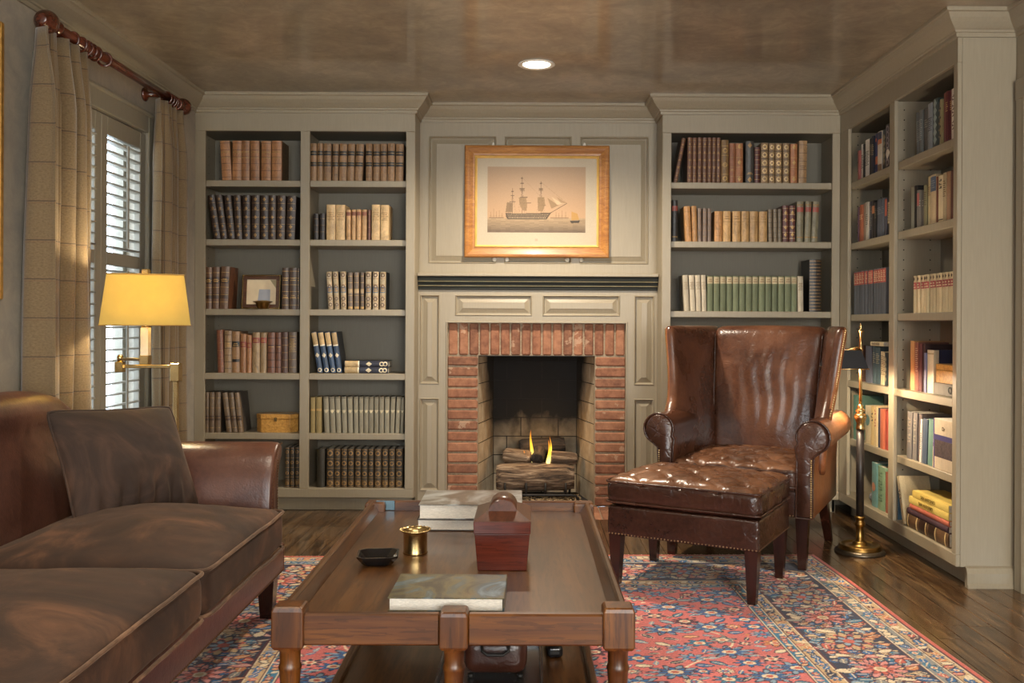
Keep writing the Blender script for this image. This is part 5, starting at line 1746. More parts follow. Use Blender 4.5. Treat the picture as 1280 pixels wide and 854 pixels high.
# style: look, spine, boards, decorations [(kind, z0, z1, colour spec or 'gilt')]
def ribs(n, z0=.1, z1=.9, mat='gilt', th=.012, raised=True): return [('rib' if raised else 'band', z0+(z1-z0)*i/(n-1)-th/2, z0+(z1-z0)*i/(n-1)+th/2, mat) for i in range(n)]
def orn(zs, mat='gilt', kind='diamond', s=.3): return [(kind, z, s, mat) for z in zs]
BLK = L_((28, 24, 26))
S = {
 'tancalf': ('tan calf book with marbled boards', L_((168, 108, 54)), M_((96, 72, 40)), ribs(6, .08, .94, L_((98, 58, 28)), .012)+[('band', .70, .73, 'worn'), ('band', .56, .58, 'worn')]),
 'blacklabel': ('brown speckled book with two black labels', L_((150, 108, 66)), M_((80, 56, 40)), [('band', .39, .51, BLK), ('band', .68, .81, BLK)]+ribs(7, .06, .95, 'worn', .009)+[('band', .445, .455, 'gilt'), ('band', .735, .745, 'gilt')]),
 'rosette': ('dark brown leather book with gilt rosettes', L_((62, 44, 36)), L_((46, 34, 28)), ribs(5, .19, .82, 'worn', .008)+orn((.10, .29, .50, .70, .91), 'worn', 'diamond', .22)),
 'thindark': ('thin dark brown book', L_((44, 34, 30)), L_((36, 28, 26)), ribs(3, .3, .8, 'worn', .01)),
 'vellum': ('cream vellum book', L_((206, 166, 104)), L_((196, 158, 100)), [('lines', .55, .8, 'worn')]),
 'smallvellum': ('small tan vellum book with brown title', L_((196, 146, 84)), L_((186, 140, 84)), [('band', .80, .92, L_((148, 74, 40))), ('band', .1, .115, 'worn')]),
 'redthin': ('thin red-brown book', L_((112, 62, 44)), L_((90, 50, 38)), ribs(4, .2, .85, 'worn')),
 'brownband': ('brown leather book with dark gilt bands', L_((116, 80, 52)), L_((126, 72, 36)), ribs(5, .16, .86, 'gilt', .012)+[('band', .60, .76, L_((70, 42, 30))), ('band', .24, .36, L_((76, 48, 34))), ('lines', .63, .73, 'gilt')]),
 'darkgilt': ('dark brown book with gilt panels', L_((86, 66, 54)), L_((64, 48, 40)), ribs(6, .10, .92, 'gilt', .012)+[('lines', .27, .36, 'gilt'), ('lines', .68, .78, 'gilt')]),
 'creamgilt': ('cream and blue book with gilt roundels', L_((196, 172, 132)), L_((34, 36, 42)), [('band', .44, .60, L_((100, 112, 130)))]+orn((.12, .28, .60, .91), L_((96, 62, 36)), 'ring', .40)+ribs(7, .05, .97, 'worn', .012)+[('lines', .46, .58, 'gilt')]),
 'greyhalf': ('grey brown book with pale gilt bands', L_((112, 92, 76)), L_((60, 50, 46)), ribs(5, .2, .9, 'gilt', .012)+[('band', .44, .54, L_((190, 158, 110))), ('band', .02, .08, 'gilt')]),
 'rust': ('rust red leather book', L_((146, 78, 44)), L_((120, 66, 42)), ribs(5, .15, .88, 'worn', .008)),
 'tanlined': ('tan book with dark tooled lines', L_((150, 116, 76)), L_((110, 84, 56)), ribs(6, .1, .9, L_((66, 44, 30)), .012)+[('lines', .62, .72, 'gilt')]),
 'tanblack': ('tan book with a black title label', L_((172, 124, 74)), L_((140, 100, 62)), [('band', .62, .76, BLK), ('band', .26, .33, BLK), ('lines', .65, .73, 'gilt')]+ribs(4, .1, .9, 'worn', .008)),
 'orangered': ('orange calf book with a red title label', L_((178, 116, 62)), L_((150, 96, 54)), [('band', .66, .80, L_((150, 48, 38))), ('lines', .69, .77, 'gilt')]+ribs(4, .12, .88, 'worn', .008)),
 'tanred': ('pale tan book with a red title label', L_((166, 134, 90)), L_((130, 104, 72)), [('band', .74, .87, L_((158, 54, 44))), ('lines', .77, .84, 'gilt')]),
 'brownred': ('red-brown ribbed leather book', L_((126, 76, 54)), L_((90, 58, 44)), ribs(5, .14, .86, L_((62, 36, 28)), .02)+[('lines', .63, .7, 'gilt')]),
 'darkred': ('dark maroon ribbed book', L_((86, 56, 46)), L_((62, 42, 36)), ribs(5, .14, .86, 'worn', .012)),
 'greygilt': ('grey brown book with gilt titles', L_((128, 104, 84)), L_((88, 70, 58)), ribs(5, .14, .9, 'gilt', .009)+[('lines', .55, .85, 'gilt')]),
 'bluegilt': ('blue leather book with a gilt top panel', L_((46, 74, 108)), L_((30, 30, 34)), [('band', .69, .985, L_((196, 158, 94))), ('band', .66, .69, L_((236, 224, 196)))]+orn((.43,), L_((226, 208, 170)), 'diamond', .40)+orn((.07,), L_((226, 208, 170)), 'ring', .42)),
 'navygilt': ('navy leather book with a gilt top panel', L_((44, 48, 66)), L_((30, 30, 36)), [('band', .69, .985, L_((196, 162, 104))), ('band', .66, .69, L_((236, 224, 196)))]+orn((.44,), L_((226, 208, 170)), 'diamond', .40)+orn((.07, .15), L_((226, 208, 170)), 'ring', .40)),
 'mottled': ('slim mottled brown book', L_((120, 96, 70)), L_((74, 66, 60)), ribs(4, .12, .86, 'worn', .012)+[('band', .3, .42, L_((74, 50, 36)))]),
 'olive': ('olive yellow cloth book', K_((150, 128, 70)), K_((130, 112, 64)), [('band', .62, .68, 'gilt')]),
 'greycloth': ('grey cloth book with a pale crest', K_((138, 132, 112)), K_((96, 92, 82)), orn((.60,), K_((214, 198, 156)), 'diamond', .34)+[('band', .62, .64, K_((206, 192, 156))), ('band', .965, .985, K_((94, 84, 66)))]),
 'blackgreen': ('large dark green book turned sideways', L_((52, 48, 36)), L_((58, 54, 42)), []),
 'darkroundel': ('dark book with gilt roundels', L_((64, 56, 46)), L_((46, 40, 34)), orn((.11, .36, .62, .88), 'worn', 'ring', .40)+ribs(5, .02, .97, 'worn', .010)+[('band', .06, .2, L_((104, 78, 44)))]),
 'redgilt': ('dark red book with gilt spine flourishes', L_((112, 70, 50)), L_((84, 50, 38)), ribs(7, .06, .94, 'worn', .010)+orn((.15, .33, .5, .67, .85), 'worn', 'diamond', .26)),
 'goldtool': ('gold tooled brown book', L_((136, 98, 44)), L_((100, 72, 38)), ribs(4, .2, .86, 'gilt', .012)+orn((.1, .42, .75), 'gilt', 'ring', .34)),
 'chestnut': ('chestnut leather book', L_((142, 80, 44)), L_((112, 64, 38)), ribs(4, .16, .88, 'worn', .010)+[('lines', .3, .36, 'gilt')]),
 'orangecalf': ('orange calf book with gilt tooling', L_((166, 98, 48)), L_((136, 80, 42)), ribs(4, .16, .88, 'gilt', .010)+orn((.1, .52, .92), 'gilt', 'diamond', .28)),
 'charcoal': ('charcoal leather book', L_((70, 66, 62)), L_((52, 48, 46)), orn((.08, .9), 'worn', 'diamond', .28)+[('lines', .2, .26, 'gilt')]),
 'smallmaroon': ('small maroon book with gilt bands', L_((92, 42, 40)), L_((72, 34, 34)), ribs(7, .1, .92, 'gilt', .012)),
 'tanring': ('tan book with gilt roundels', L_((150, 116, 74)), L_((112, 84, 54)), ribs(4, .2, .8, L_((40, 30, 24)), .016)+orn((.1, .30, .50, .70, .9), L_((226, 190, 120)), 'ring', .36)),
 'paletan': ('pale tan tooled leather book', L_((176, 132, 80)), L_((146, 108, 66)), ribs(5, .12, .9, L_((96, 62, 36)), .010)+[('lines', .3, .42, L_((104, 68, 40)))]),
 'darkredlabel': ('black book with a red label', L_((50, 46, 44)), L_((40, 38, 36)), [('band', .74, .86, L_((158, 60, 46))), ('band', .1, .13, 'worn')]),
 'orangevellum': ('orange vellum book', L_((198, 136, 62)), L_((176, 120, 60)), ribs(4, .2, .85, 'worn', .008)),
 'mauve': ('thin mauve grey book', L_((136, 112, 98)), L_((104, 88, 78)), ribs(5, .15, .88, 'worn', .010)),
 'honey': ('honey coloured leather book', L_((196, 148, 78)), L_((176, 130, 70)), [('lines', .72, .86, 'worn'), ('band', .64, .66, 'worn')]),
 'thingrey': ('thin grey ribbed book', L_((130, 112, 88)), L_((96, 84, 68)), ribs(6, .12, .9, L_((70, 58, 48)), .012)),
 'maroontan': ('tan and maroon patterned book', L_((104, 52, 50)), L_((84, 44, 44)), ribs(6, .1, .92, L_((190, 152, 100)), .02)+orn((.2, .4, .6, .8), 'gilt', 'diamond', .3)),
 'greenred': ('grey green book with a red label', L_((138, 130, 100)), L_((104, 98, 78)), [('band', .74, .86, L_((166, 66, 50))), ('band', .9, .93, 'worn'), ('band', .1, .13, 'worn')]),
 'white': ('off-white cloth book', K_((188, 176, 152)), K_((160, 150, 130)), [('lines', .6, .82, K_((150, 128, 98)))]),
 'green': ('green cloth book with a cream title label', K_((110, 122, 88)), K_((92, 104, 76)), [('band', .78, .97, K_((190, 172, 132))), ('lines', .82, .93, K_((150, 122, 84)))]),
 'grid': ('tall black book with fine gilt bands', L_((34, 28, 26)), L_((28, 24, 22)), ribs(16, .04, .97, 'worn', .010)),
}
def simple(look, col, kind='cloth', side=None, deco=()):
    return (look, (col, kind), (side or tuple(int(x*.85) for x in col), kind), list(deco))
S.update({
 'pinkthin': simple('thin pink paperback', (170, 84, 80), 'jacket'),
 'whitej': simple('white jacketed book', (216, 212, 204), 'jacket', None, [('lines', .3, .7, K_((120, 116, 110)))]),
 'blackj': simple('black jacketed book', (32, 34, 38), 'jacket', None, [('lines', .55, .85, K_((150, 140, 120)))]),
 'navyj': simple('navy jacketed book', (34, 42, 62), 'jacket', None, [('lines', .5, .8, K_((180, 160, 120)))]),
 'blueorange': simple('blue and orange jacketed book', (44, 56, 112), 'jacket', None, [('band', .22, .42, J_((200, 104, 56))), ('dot', .84, .30, J_((214, 90, 50)))]),
 'whiteorange': simple('white book with orange and navy top', (214, 206, 190), 'jacket', None, [('band', .68, .80, J_((206, 110, 56))), ('band', .80, .98, J_((60, 66, 96))), ('band', 0.0, .18, J_((150, 120, 92)))]),
 'tealdark': simple('dark teal patterned book', (44, 58, 66), 'jacket', None, orn((.2, .35, .5, .65, .8), J_((150, 140, 110)), 'diamond', .3)),
 'speckle': simple('dark speckled book with white bird', (64, 56, 70), 'jacket', None, orn((.12, .5, .62, .75, .88), J_((150, 140, 150)), 'ring', .3)+[('diamond', .33, .42, J_((230, 226, 214)))]),
 'greyblue': simple('grey blue worn cloth book', (98, 104, 104), 'cloth', None, [('lines', .3, .8, K_((140, 144, 140)))]),
 'grey': simple('grey cloth book', (118, 112, 102), 'cloth', None, [('lines', .55, .75, K_((170, 162, 146)))]),
 'darkgrey': simple('dark grey cloth book', (80, 78, 74), 'cloth', None, [('lines', .55, .75, K_((130, 124, 112)))]),
 'bluegrey': simple('pale blue grey book', (132, 142, 150), 'jacket', None, [('lines', .4, .7, K_((90, 96, 104)))]),
 'tealspeck': simple('black and teal patterned book', (54, 74, 78), 'jacket', None, orn((.15, .3, .45, .6, .75, .9), J_((150, 170, 168)), 'diamond', .34)),
 'yellowspeck': simple('narrow yellow patterned book', (160, 148, 96), 'jacket', None, orn((.2, .4, .6, .8), J_((70, 60, 40)), 'diamond', .3)),
 'redbrown': simple('dusty red book', (132, 74, 66), 'cloth'),
 'maroon': simple('maroon cloth book', (102, 34, 40), 'cloth', None, [('lines', .6, .8, 'gilt')]),
 'whitered': simple('white book with dark red lettering', (220, 212, 200), 'jacket', None, [('glyphs', .2, .9, J_((96, 34, 38)))]),
 'purple': simple('thin purple book', (104, 74, 96), 'jacket'),
 'orange': simple('orange cloth book', (186, 96, 58), 'cloth', None, [('lines', .6, .75, K_((220, 160, 110)))]),
 'taupe': simple('taupe cloth book', (140, 116, 98), 'cloth'),
 'palegrey': simple('pale grey jacketed book', (186, 180, 168), 'jacket', None, [('lines', .4, .7, K_((120, 112, 104)))]),
 'navylines': simple('navy book with pale lettering', (46, 50, 66), 'jacket', None, [('lines', .25, .9, K_((150, 146, 140)))]),
 'blackorange': simple('black book with an orange label', (36, 34, 38), 'jacket', None, [('band', .66, .86, J_((198, 122, 70)))]),
 'slate': simple('slate blue cloth book', (84, 92, 108), 'cloth', None, [('lines', .6, .8, K_((120, 126, 138)))]),
 'redcream': simple('orange and cream jacketed book', (70, 74, 92), 'jacket', None, [('band', .52, .97, J_((196, 84, 56)))]),
 'blackcream': simple('black book with cream panel', (40, 38, 40), 'jacket', None, [('band', .3, .85, J_((214, 196, 150))), ('lines', .35, .8, J_((60, 50, 44)))]),
 'greygreen': simple('grey green cloth book', (132, 130, 112), 'cloth'),
 'black': simple('large black book', (34, 32, 34), 'cloth'),
 'greyred': simple('grey book with a red top label', (112, 108, 100), 'cloth', None, [('band', .58, .92, J_((182, 84, 80)))]),
 'olivecloth': simple('olive cloth book', (140, 132, 90), 'cloth', None, [('lines', .5, .85, K_((96, 84, 50)))]),
 'beige': simple('beige cloth book', (186, 166, 118), 'cloth', None, [('lines', .6, .8, K_((140, 110, 70)))]),
 'beigeblue': simple('beige book with a blue title panel', (196, 170, 128), 'jacket', None, [('band', .66, .96, J_((70, 92, 122))), ('lines', .72, .9, J_((120, 136, 150)))]),
 'rustthin': simple('thin rust cloth book', (126, 66, 42), 'cloth'),
 'creamblack': simple('cream book with black lettering', (216, 196, 152), 'jacket', None, [('glyphs', .72, .95, J_((44, 40, 38))), ('band', .04, .06, J_((60, 50, 40)))]),
 'cream': simple('cream cloth book', (204, 180, 134), 'cloth', None, [('lines', .5, .85, K_((120, 96, 64)))]),
 'tancloth': simple('tan cloth book', (172, 124, 84), 'cloth'),
 'oxblood': simple('oxblood cloth book', (92, 44, 34), 'cloth'),
 'redblue': ('slate blue book with red top', K_((86, 92, 100)), K_((44, 46, 54)), [('band', .68, .975, L_((178, 60, 52))), ('lines', .71, .95, K_((220, 190, 150)))]),
 'creamred': ('cream book with a red title band', K_((204, 184, 138)), K_((182, 164, 124)), [('band', .64, .82, L_((172, 58, 60))), ('lines', .66, .80, K_((222, 190, 150))), ('diamond', .91, .28, K_((90, 70, 54)))]),
 'slatetall': simple('tall slate blue book', (86, 92, 110), 'cloth'),
 'teal': simple('dark teal cloth book', (58, 82, 92), 'cloth', None, [('lines', .55, .85, K_((140, 140, 120)))]),
 'creamthin': simple('thin cream paperback', (212, 194, 150), 'jacket', None, [('lines', .3, .9, K_((130, 110, 84)))]),
 'amber': simple('tall amber book', (188, 130, 60), 'cloth'),
 'orangetall': simple('tall orange brown book', (166, 92, 44), 'cloth'),
 'redtall': simple('tall red-brown book with lettering', (132, 66, 48), 'cloth', None, [('lines', .4, .9, K_((190, 140, 110)))]),
 'winered': simple('tall wine red book', (96, 34, 38), 'cloth'),
 'dkmaroon': simple('large dark maroon book', (62, 28, 30), 'cloth'),
 'bluewhite': simple('thin blue and white book', (98, 108, 150), 'jacket'),
 'creamnavy': ('cream spined book with navy boards', J_((206, 192, 160)), J_((36, 44, 78)), [('band', .9, .93, J_((150, 130, 90)))]),
 'tealgreen': simple('teal green cloth book', (76, 130, 112), 'cloth'),
 'creamteal': simple('cream book with a teal spot', (206, 188, 150), 'jacket', None, [('dot', .62, .34, J_((80, 130, 130)))]),
 'yellowblack': simple('yellow jacket book with black lettering', (212, 180, 110), 'jacket', None, [('glyphs', .62, .95, J_((50, 44, 36)))]),
 'creamredl': simple('cream jacket book with red lettering', (214, 186, 132), 'jacket', None, [('glyphs', .5, .95, J_((176, 70, 50)))]),
 'navy': simple('navy cloth book', (50, 58, 82), 'cloth'),
 'coral': simple('orange red book', (196, 96, 62), 'jacket'),
 'red': simple('bright red book', (178, 58, 46), 'jacket'),
 'greyjack': simple('grey jacketed book with pale lettering', (116, 112, 112), 'jacket', None, [('glyphs', .35, .9, J_((160, 150, 130)))]),
 'plum': simple('grey plum book', (104, 92, 92), 'cloth'),
 'slateblue': simple('slate blue jacketed book', (76, 96, 122), 'jacket'),
 'seagreen': simple('sea green cloth book', (88, 140, 132), 'cloth'),
 'whiteyellow': simple('white and yellow jacketed book', (226, 216, 190), 'jacket', None, [('band', 0, .35, J_((226, 196, 116))), ('band', .42, .5, J_((120, 60, 50)))]),
 'tealspot': simple('teal book with an orange disc', (92, 150, 150), 'jacket', None, [('dot', .45, .34, J_((200, 120, 80)))]),
 'palegreen': simple('pale green book with dark lettering', (128, 168, 130), 'jacket', None, [('glyphs', .2, .9, J_((76, 120, 84)))]),
 'rustred': simple('rust red cloth book', (156, 80, 56), 'cloth'),
 'bluestripe': simple('blue striped paperback', (70, 120, 150), 'jacket', None, [('lines', .2, .9, J_((120, 170, 190)))]),
 'leancream': simple('cream book leaning on the stack', (212, 192, 146), 'jacket', (200, 180, 136), [('glyphs', .52, .75, J_((96, 80, 56)))]),
 'tealbook': simple('dark teal book', (48, 70, 74), 'cloth'),
})
_meshc = {}
def spec_mat(m):
    if m == 'gilt': return GILT
    if m == 'worn': return GILTD
    return bmat(*m)
def book_meshes(style, w, h, d):
    key = (style, round(w, 4), round(h, 3), round(d, 3))
    if key in _meshc: return _meshc[key]
    look, sp, bd, deco = S[style]
    soft = sp[1] == 'jacket'
    bg = min(.006, w*(.16 if not soft else .06)); t = .0025 if not soft else .0018
    t = min(t, w*.2)
    n = 6
    arc = [(-w/2+w*i/n) for i in range(n+1)]
    Y = lambda x: bg*(2*x/w)**2
    outer = [(-w/2, d), (-w/2, .028)] + [(x, Y(x)) for x in arc] + [(w/2, .028), (w/2, d)]
    inner = [(w/2-t, d), (w/2-t, bg+t), (-w/2+t, bg+t), (-w/2+t, d)]
    b = MB().prism(outer+inner, 'z', 0, h)
    me = b.mesh('cover'); me.materials.append(bmat(*sp)); me.materials.append(bmat(*bd))
    for p in me.polygons:
        c = p.center
        if abs(p.normal.x) > .9 and c.y > .029: p.material_index = 1
    out = [('cover', me)]
    pm = MB().box(-w/2+t, w/2-t, bg+t, d-.005, .004, h-.004).mesh('page_block'); pm.materials.append(PAPER)
    out.append(('page_block', pm))
    by = {}
    def strip(bb, z0, z1, off, x0=-1, x1=1):
        xs_ = [x0*w/2*.995+(x1-x0)*w/2*.995*i/n for i in range(n+1)]
        L = [[(x, Y(x)-off, z0*h), (x, Y(x)-off, z1*h), (x, Y(x)+.0015, z1*h), (x, Y(x)+.0015, z0*h)] for x in xs_]
        bb.loft(L, smooth=False)
    for kd, a, c, m in deco:
        nm = {'rib': 'raised_bands', 'band': 'title_label', 'lines': 'gilt_lines', 'glyphs': 'lettering', 'diamond': 'ornament', 'ring': 'ornament', 'dot': 'ornament'}[kd]
        if kd == 'band' and m in ('gilt', 'worn'): nm = 'gilt_lines'
        bb = by.setdefault((nm, m), MB())
        if kd == 'rib': strip(bb, a, c, .0016)
        elif kd == 'band': strip(bb, max(.004, a), min(.996, c), .0006 if m not in ('gilt', 'worn') else .0008)
        elif kd == 'lines':
            k = max(2, int((c-a)*h/.009))
            for i in range(k):
                z = a+(c-a)*(i+.2)/k; ww = (.72, .5, .8, .6)[i % 4]
                strip(bb, z, z+(c-a)/k*.42, .0011, -ww, ww)
        elif kd == 'glyphs':
            k = max(3, int((c-a)*h/.014))
            for i in range(k):
                if i % 5 == 3: continue
                z = a+(c-a)*i/k; q = (c-a)/k
                strip(bb, z, z+q*.22, .0011, -.5, .5); strip(bb, z+q*.22, z+q*.62, .0011, -.5 if i % 2 else .2, -.2 if i % 2 else .5)
        else:
            r_ = w*c
            y0 = -.0012
            N = 4 if kd == 'diamond' else 12
            pts = [(r_*math.cos(2*PI*i/N), r_*math.sin(2*PI*i/N)*(1.25 if kd == 'diamond' else 1)) for i in range(N)]
            if kd == 'ring':
                o_ = [(x, Y(x)+y0, a*h+z) for x, z in pts]; i_ = [(x*.55, Y(x*.55)+y0, a*h+z*.55) for x, z in pts]
                bb.add(o_+i_, [[i, (i+1) % N, N+(i+1) % N, N+i] for i in range(N)])
            else:
                bb.add([(x, Y(x)+y0, a*h+z) for x, z in pts]+[(0, y0, a*h)], [[i, (i+1) % N, N] for i in range(N)])
    for (nm, m), bb in by.items():
        q = bb.mesh(nm); q.materials.append(spec_mat(m)); out.append((nm, q))
    _meshc[key] = out
    return out
def put_book(style, label, group, loc, w, h, d, lean=0.0, rz=0.0, rot=None):
    r = thing('book', label, 'book', loc, rz, group)
    if rot: r.rotation_euler = rot
    else: r.rotation_euler = (0, lean, rz)
    for nm, me in book_meshes(style, w, h, d):
        o = link(nm, me, r)
        if nm not in ('cover', 'page_block'): o['kind'] = 'stuff'
    return r
def row_back(where, zbase, ybase, books, sp_y=YF+.028, d0=.17):
    """books: (x0px, x1px, ytop, style, leanpx) at their foot, photo pixels on the spine plane"""
    s = F/sp_y
    cnt = len(books)
    for i, bk in enumerate(books):
        x0, x1, yt, st = bk[:4]; lp = bk[4] if len(bk) > 4 else 0
        w = (x1-x0-.35)/s; hpx = ybase-yt
        a = math.atan2(lp, hpx)
        h = (hpx/s)/math.cos(a) - abs(math.sin(a))*w
        X = ((x0+x1)/2-662 + .0047*(ybase-404))/s
        y = sp_y + random.uniform(0, .010)
        d = min(d0, h*.72)+random.uniform(-.004, .004)*0
        lab = '%s, %s from left, %s' % (S[st][0], ORD[i], where)
        X += -math.copysign(0, a)
        put_book(st, lab, 'books, '+where, (X + 0*w, y, zbase+.0004+abs(math.sin(a))*w/2), w*math.cos(a)-.0002, h, d, a)
g = lambda pts, sc, ox: [ox+p/sc for p in pts]
def from_crop(items, sc, ox, oy):
    """(x0, x1, ytop, style[, leanpx]) in crop pixels -> photo pixels"""
    return [(ox+a/sc, ox+b/sc, oy+t/sc, st) + ((l[0]/sc,) if l else ()) for a, b, t, st, *l in items]
A1 = 4.267
# ---- window-side bay of the left bookcase
row_back('top shelf, window-side bay', ZS[0], 224.2, from_crop([(200, 252, 316, 'tancalf', -14), (253, 302, 317, 'tancalf'), (303, 348, 317, 'tancalf'), (352, 400, 317, 'tancalf', -2), (408, 460, 318, 'tancalf'), (464, 517, 316, 'tancalf')], A1, 230, 100))
row_back('second shelf, window-side bay', ZS[1], 299.4, from_crop([(157, 194, 612, 'rosette', -36), (196, 230, 612, 'rosette', -32), (233, 270, 613, 'rosette', -24), (272, 309, 613, 'rosette', -12), (313, 352, 614, 'rosette', -3), (357, 400, 614, 'rosette'), (404, 446, 615, 'rosette'), (450, 488, 615, 'rosette'), (491, 535, 615, 'rosette', 4), (541, 588, 616, 'rosette', 7)], A1, 230, 100))
row_back('third shelf, window-side bay', ZS[2], 386, from_crop([(109, 145, 187, 'brownband'), (147, 184, 185, 'brownband', 3), (187, 232, 182, 'brownband', 9), (518, 556, 189, 'darkgilt'), (559, 600, 189, 'darkgilt'), (602, 612, 190, 'darkgilt')], A1, 230, 290))
row_back('fourth shelf, window-side bay', ZS[3], 464.8, from_crop([(176, 210, 517, 'rust', -8), (212, 252, 522, 'tanlined'), (255, 296, 525, 'tanblack', -2), (298, 330, 538, 'orangered'), (332, 358, 545, 'orangered'), (361, 402, 530, 'tanred'), (404, 438, 530, 'tanred'), (443, 483, 530, 'brownred'), (485, 516, 530, 'brownred'), (518, 553, 528, 'darkred'), (556, 598, 527, 'greygilt')], A1, 230, 290))
row_back('fifth shelf, window-side bay', ZS[4], 541.2, from_crop([(109, 130, 174, 'mottled'), (133, 160, 174, 'mottled'), (162, 192, 174, 'mottled'), (225, 254, 174, 'mottled', -25), (256, 284, 174, 'mottled', -24), (287, 313, 174, 'mottled', -22)], A1, 230, 450))
row_back('bottom shelf, window-side bay', .138, 610.5, [(356, 361.5, 560, 'darkroundel'), (362, 367.5, 560, 'darkroundel'), (368, 373.5, 560, 'darkroundel')])
# ---- fireplace-side bay
row_back('top shelf, fireplace-side bay', ZS[0], 224.2, from_crop([(671, 707, 330, 'blacklabel'), (709, 740, 330, 'blacklabel'), (742, 784, 330, 'blacklabel'), (788, 822, 331, 'blacklabel', 3), (825, 866, 330, 'blacklabel', 3), (868, 906, 330, 'blacklabel', 6), (908, 950, 331, 'blacklabel', 9), (968, 1003, 330, 'blacklabel'), (1006, 1043, 330, 'blacklabel'), (1045, 1081, 330, 'blacklabel'), (1083, 1122, 328, 'blacklabel', 2), (1126, 1168, 330, 'blacklabel', 2)], A1, 230, 100))
row_back('second shelf, fireplace-side bay', ZS[1], 299.4, from_crop([(690, 717, 712, 'thindark'), (722, 751, 710, 'thindark'), (756, 805, 662, 'vellum'), (807, 857, 663, 'vellum'), (864, 888, 690, 'smallvellum'), (891, 915, 688, 'smallvellum'), (918, 943, 688, 'smallvellum'), (946, 974, 688, 'smallvellum'), (979, 994, 690, 'redthin'), (999, 1044, 662, 'vellum'), (1046, 1092, 664, 'vellum')], A1, 230, 100))
row_back('third shelf, fireplace-side bay', ZS[2], 386, from_crop([(272, 332, 170, 'creamgilt', -26), (346, 402, 170, 'creamgilt', -24), (416, 480, 168, 'creamgilt', -10), (500, 556, 180, 'greyhalf', -6), (568, 626, 178, 'greyhalf', -4), (640, 682, 178, 'greyhalf', -2), (698, 762, 170, 'creamgilt'), (780, 846, 170, 'creamgilt'), (860, 924, 170, 'creamgilt', 4)], 9.143, 380, 320))
row_back('fourth shelf, fireplace-side bay', ZS[3], 464.8, from_crop([(712, 741, 524, 'bluegilt', -38), (746, 776, 524, 'bluegilt', -38), (781, 810, 524, 'bluegilt', -36), (814, 843, 524, 'bluegilt', -33)], A1, 230, 290))
row_back('fifth shelf, fireplace-side bay', ZS[4], 540.4, from_crop([(672, 698, 195, 'olive'), (701, 732, 194, 'olive')]+[(a, b, 192, 'greycloth', l) for a, b, l in ((747, 775, -8), (779, 808, -9), (811, 838, -8), (843, 870, -7), (874, 901, -6), (905, 930, -4), (933, 956, -2), (958, 982, 0), (984, 1009, 0), (1012, 1037, 0), (1040, 1065, 0), (1068, 1094, 1))]+[(1096, 1120, 192, 'greycloth', 5), (1124, 1148, 192, 'greycloth', 8), (1152, 1168, 194, 'greycloth', 5)], A1, 230, 450))
row_back('bottom shelf, fireplace-side bay', .138, 609.5, from_crop([(705, 748, 478, 'blackgreen')]+[(a, b, 472, 'darkroundel') for a, b in ((757, 797), (799, 832), (835, 868), (871, 904), (908, 943), (946, 978), (981, 1010), (1014, 1051), (1053, 1088), (1091, 1123), (1126, 1165))], A1, 230, 450))
# ---- bookcase behind the wing chair
A2 = 5.89
row_back('top shelf, bookcase behind chair', ZS[0], 230.9, from_crop([(40, 70, 58, 'redgilt', 64)]+[(a, b, 55, 'redgilt') for a, b in ((143, 178), (181, 213), (217, 250), (254, 289), (291, 322), (325, 355), (358, 389))]+[(393, 449, 72, 'goldtool'), (452, 496, 98, 'chestnut'), (500, 556, 96, 'orangecalf'), (573, 636, 80, 'charcoal'), (640, 681, 123, 'smallmaroon'), (685, 739, 93, 'tanring'), (743, 789, 95, 'tanring'), (793, 843, 94, 'tanring'), (848, 897, 94, 'tanring'), (901, 954, 100, 'orangecalf'), (960, 1022, 75, 'paletan', 5)], A2, 835, 165))
row_back('second shelf, bookcase behind chair', ZS[1], 303.4, from_crop([(30, 74, 510, 'darkredlabel'), (131, 178, 553, 'orangevellum', -14), (182, 219, 553, 'orangevellum', -9), (222, 252, 568, 'mauve', -3), (256, 287, 570, 'mauve'), (291, 321, 570, 'mauve'), (345, 403, 590, 'orangevellum'), (406, 463, 590, 'honey'), (476, 536, 590, 'honey'), (541, 598, 590, 'honey'), (603, 667, 590, 'honey'), (671, 733, 592, 'honey'), (742, 773, 575, 'thingrey', -4), (777, 806, 574, 'thingrey', -3), (810, 838, 572, 'thingrey', -2), (846, 891, 546, 'maroontan'), (896, 941, 546, 'maroontan'), (949, 1000, 515, 'greenred', 3), (1006, 1052, 515, 'greenred', 7), (1056, 1104, 515, 'greenred', 14)], A2, 835, 165))
row_back('third shelf, bookcase behind chair', ZS[2], 390.2, from_crop([(102, 121, 697, 'white', -7), (123, 142, 697, 'white', -6), (144, 162, 697, 'white', -5), (164, 181, 697, 'white', -4)]+[(178.5+23*i+4, 178.5+23*i+25.5, 700, 'green') for i in range(14)]+[(506, 526, 700, 'white', -2), (547, 590, 640, 'grid')], 2.846, 820, 100))
# horizontal and odd pieces on the left shelves --------------------------
def flat_on(style, label, group, x0px, x1px, z, thick, sp_y=YF+.03, d=.16):
    """book lying on its side, spine to the room, head to the left"""
    s = F/sp_y; h = (x1px-x0px)/s; w = thick
    X1 = (x1px-662)/s
    put_book(style, label, group, (X1, sp_y, z+w/2+.0004), w-.0004, h, d, 0, 0, (0, R(-90), 0))
flat_on('navygilt', 'lower of two navy and gilt books lying flat on the fourth shelf', 'flat navy books', 430.2, 485, ZS[3], .0365)
flat_on('navygilt', 'upper of two navy and gilt books lying flat on the fourth shelf', 'flat navy books', 430.6, 485.6, ZS[3]+.037, .0365)
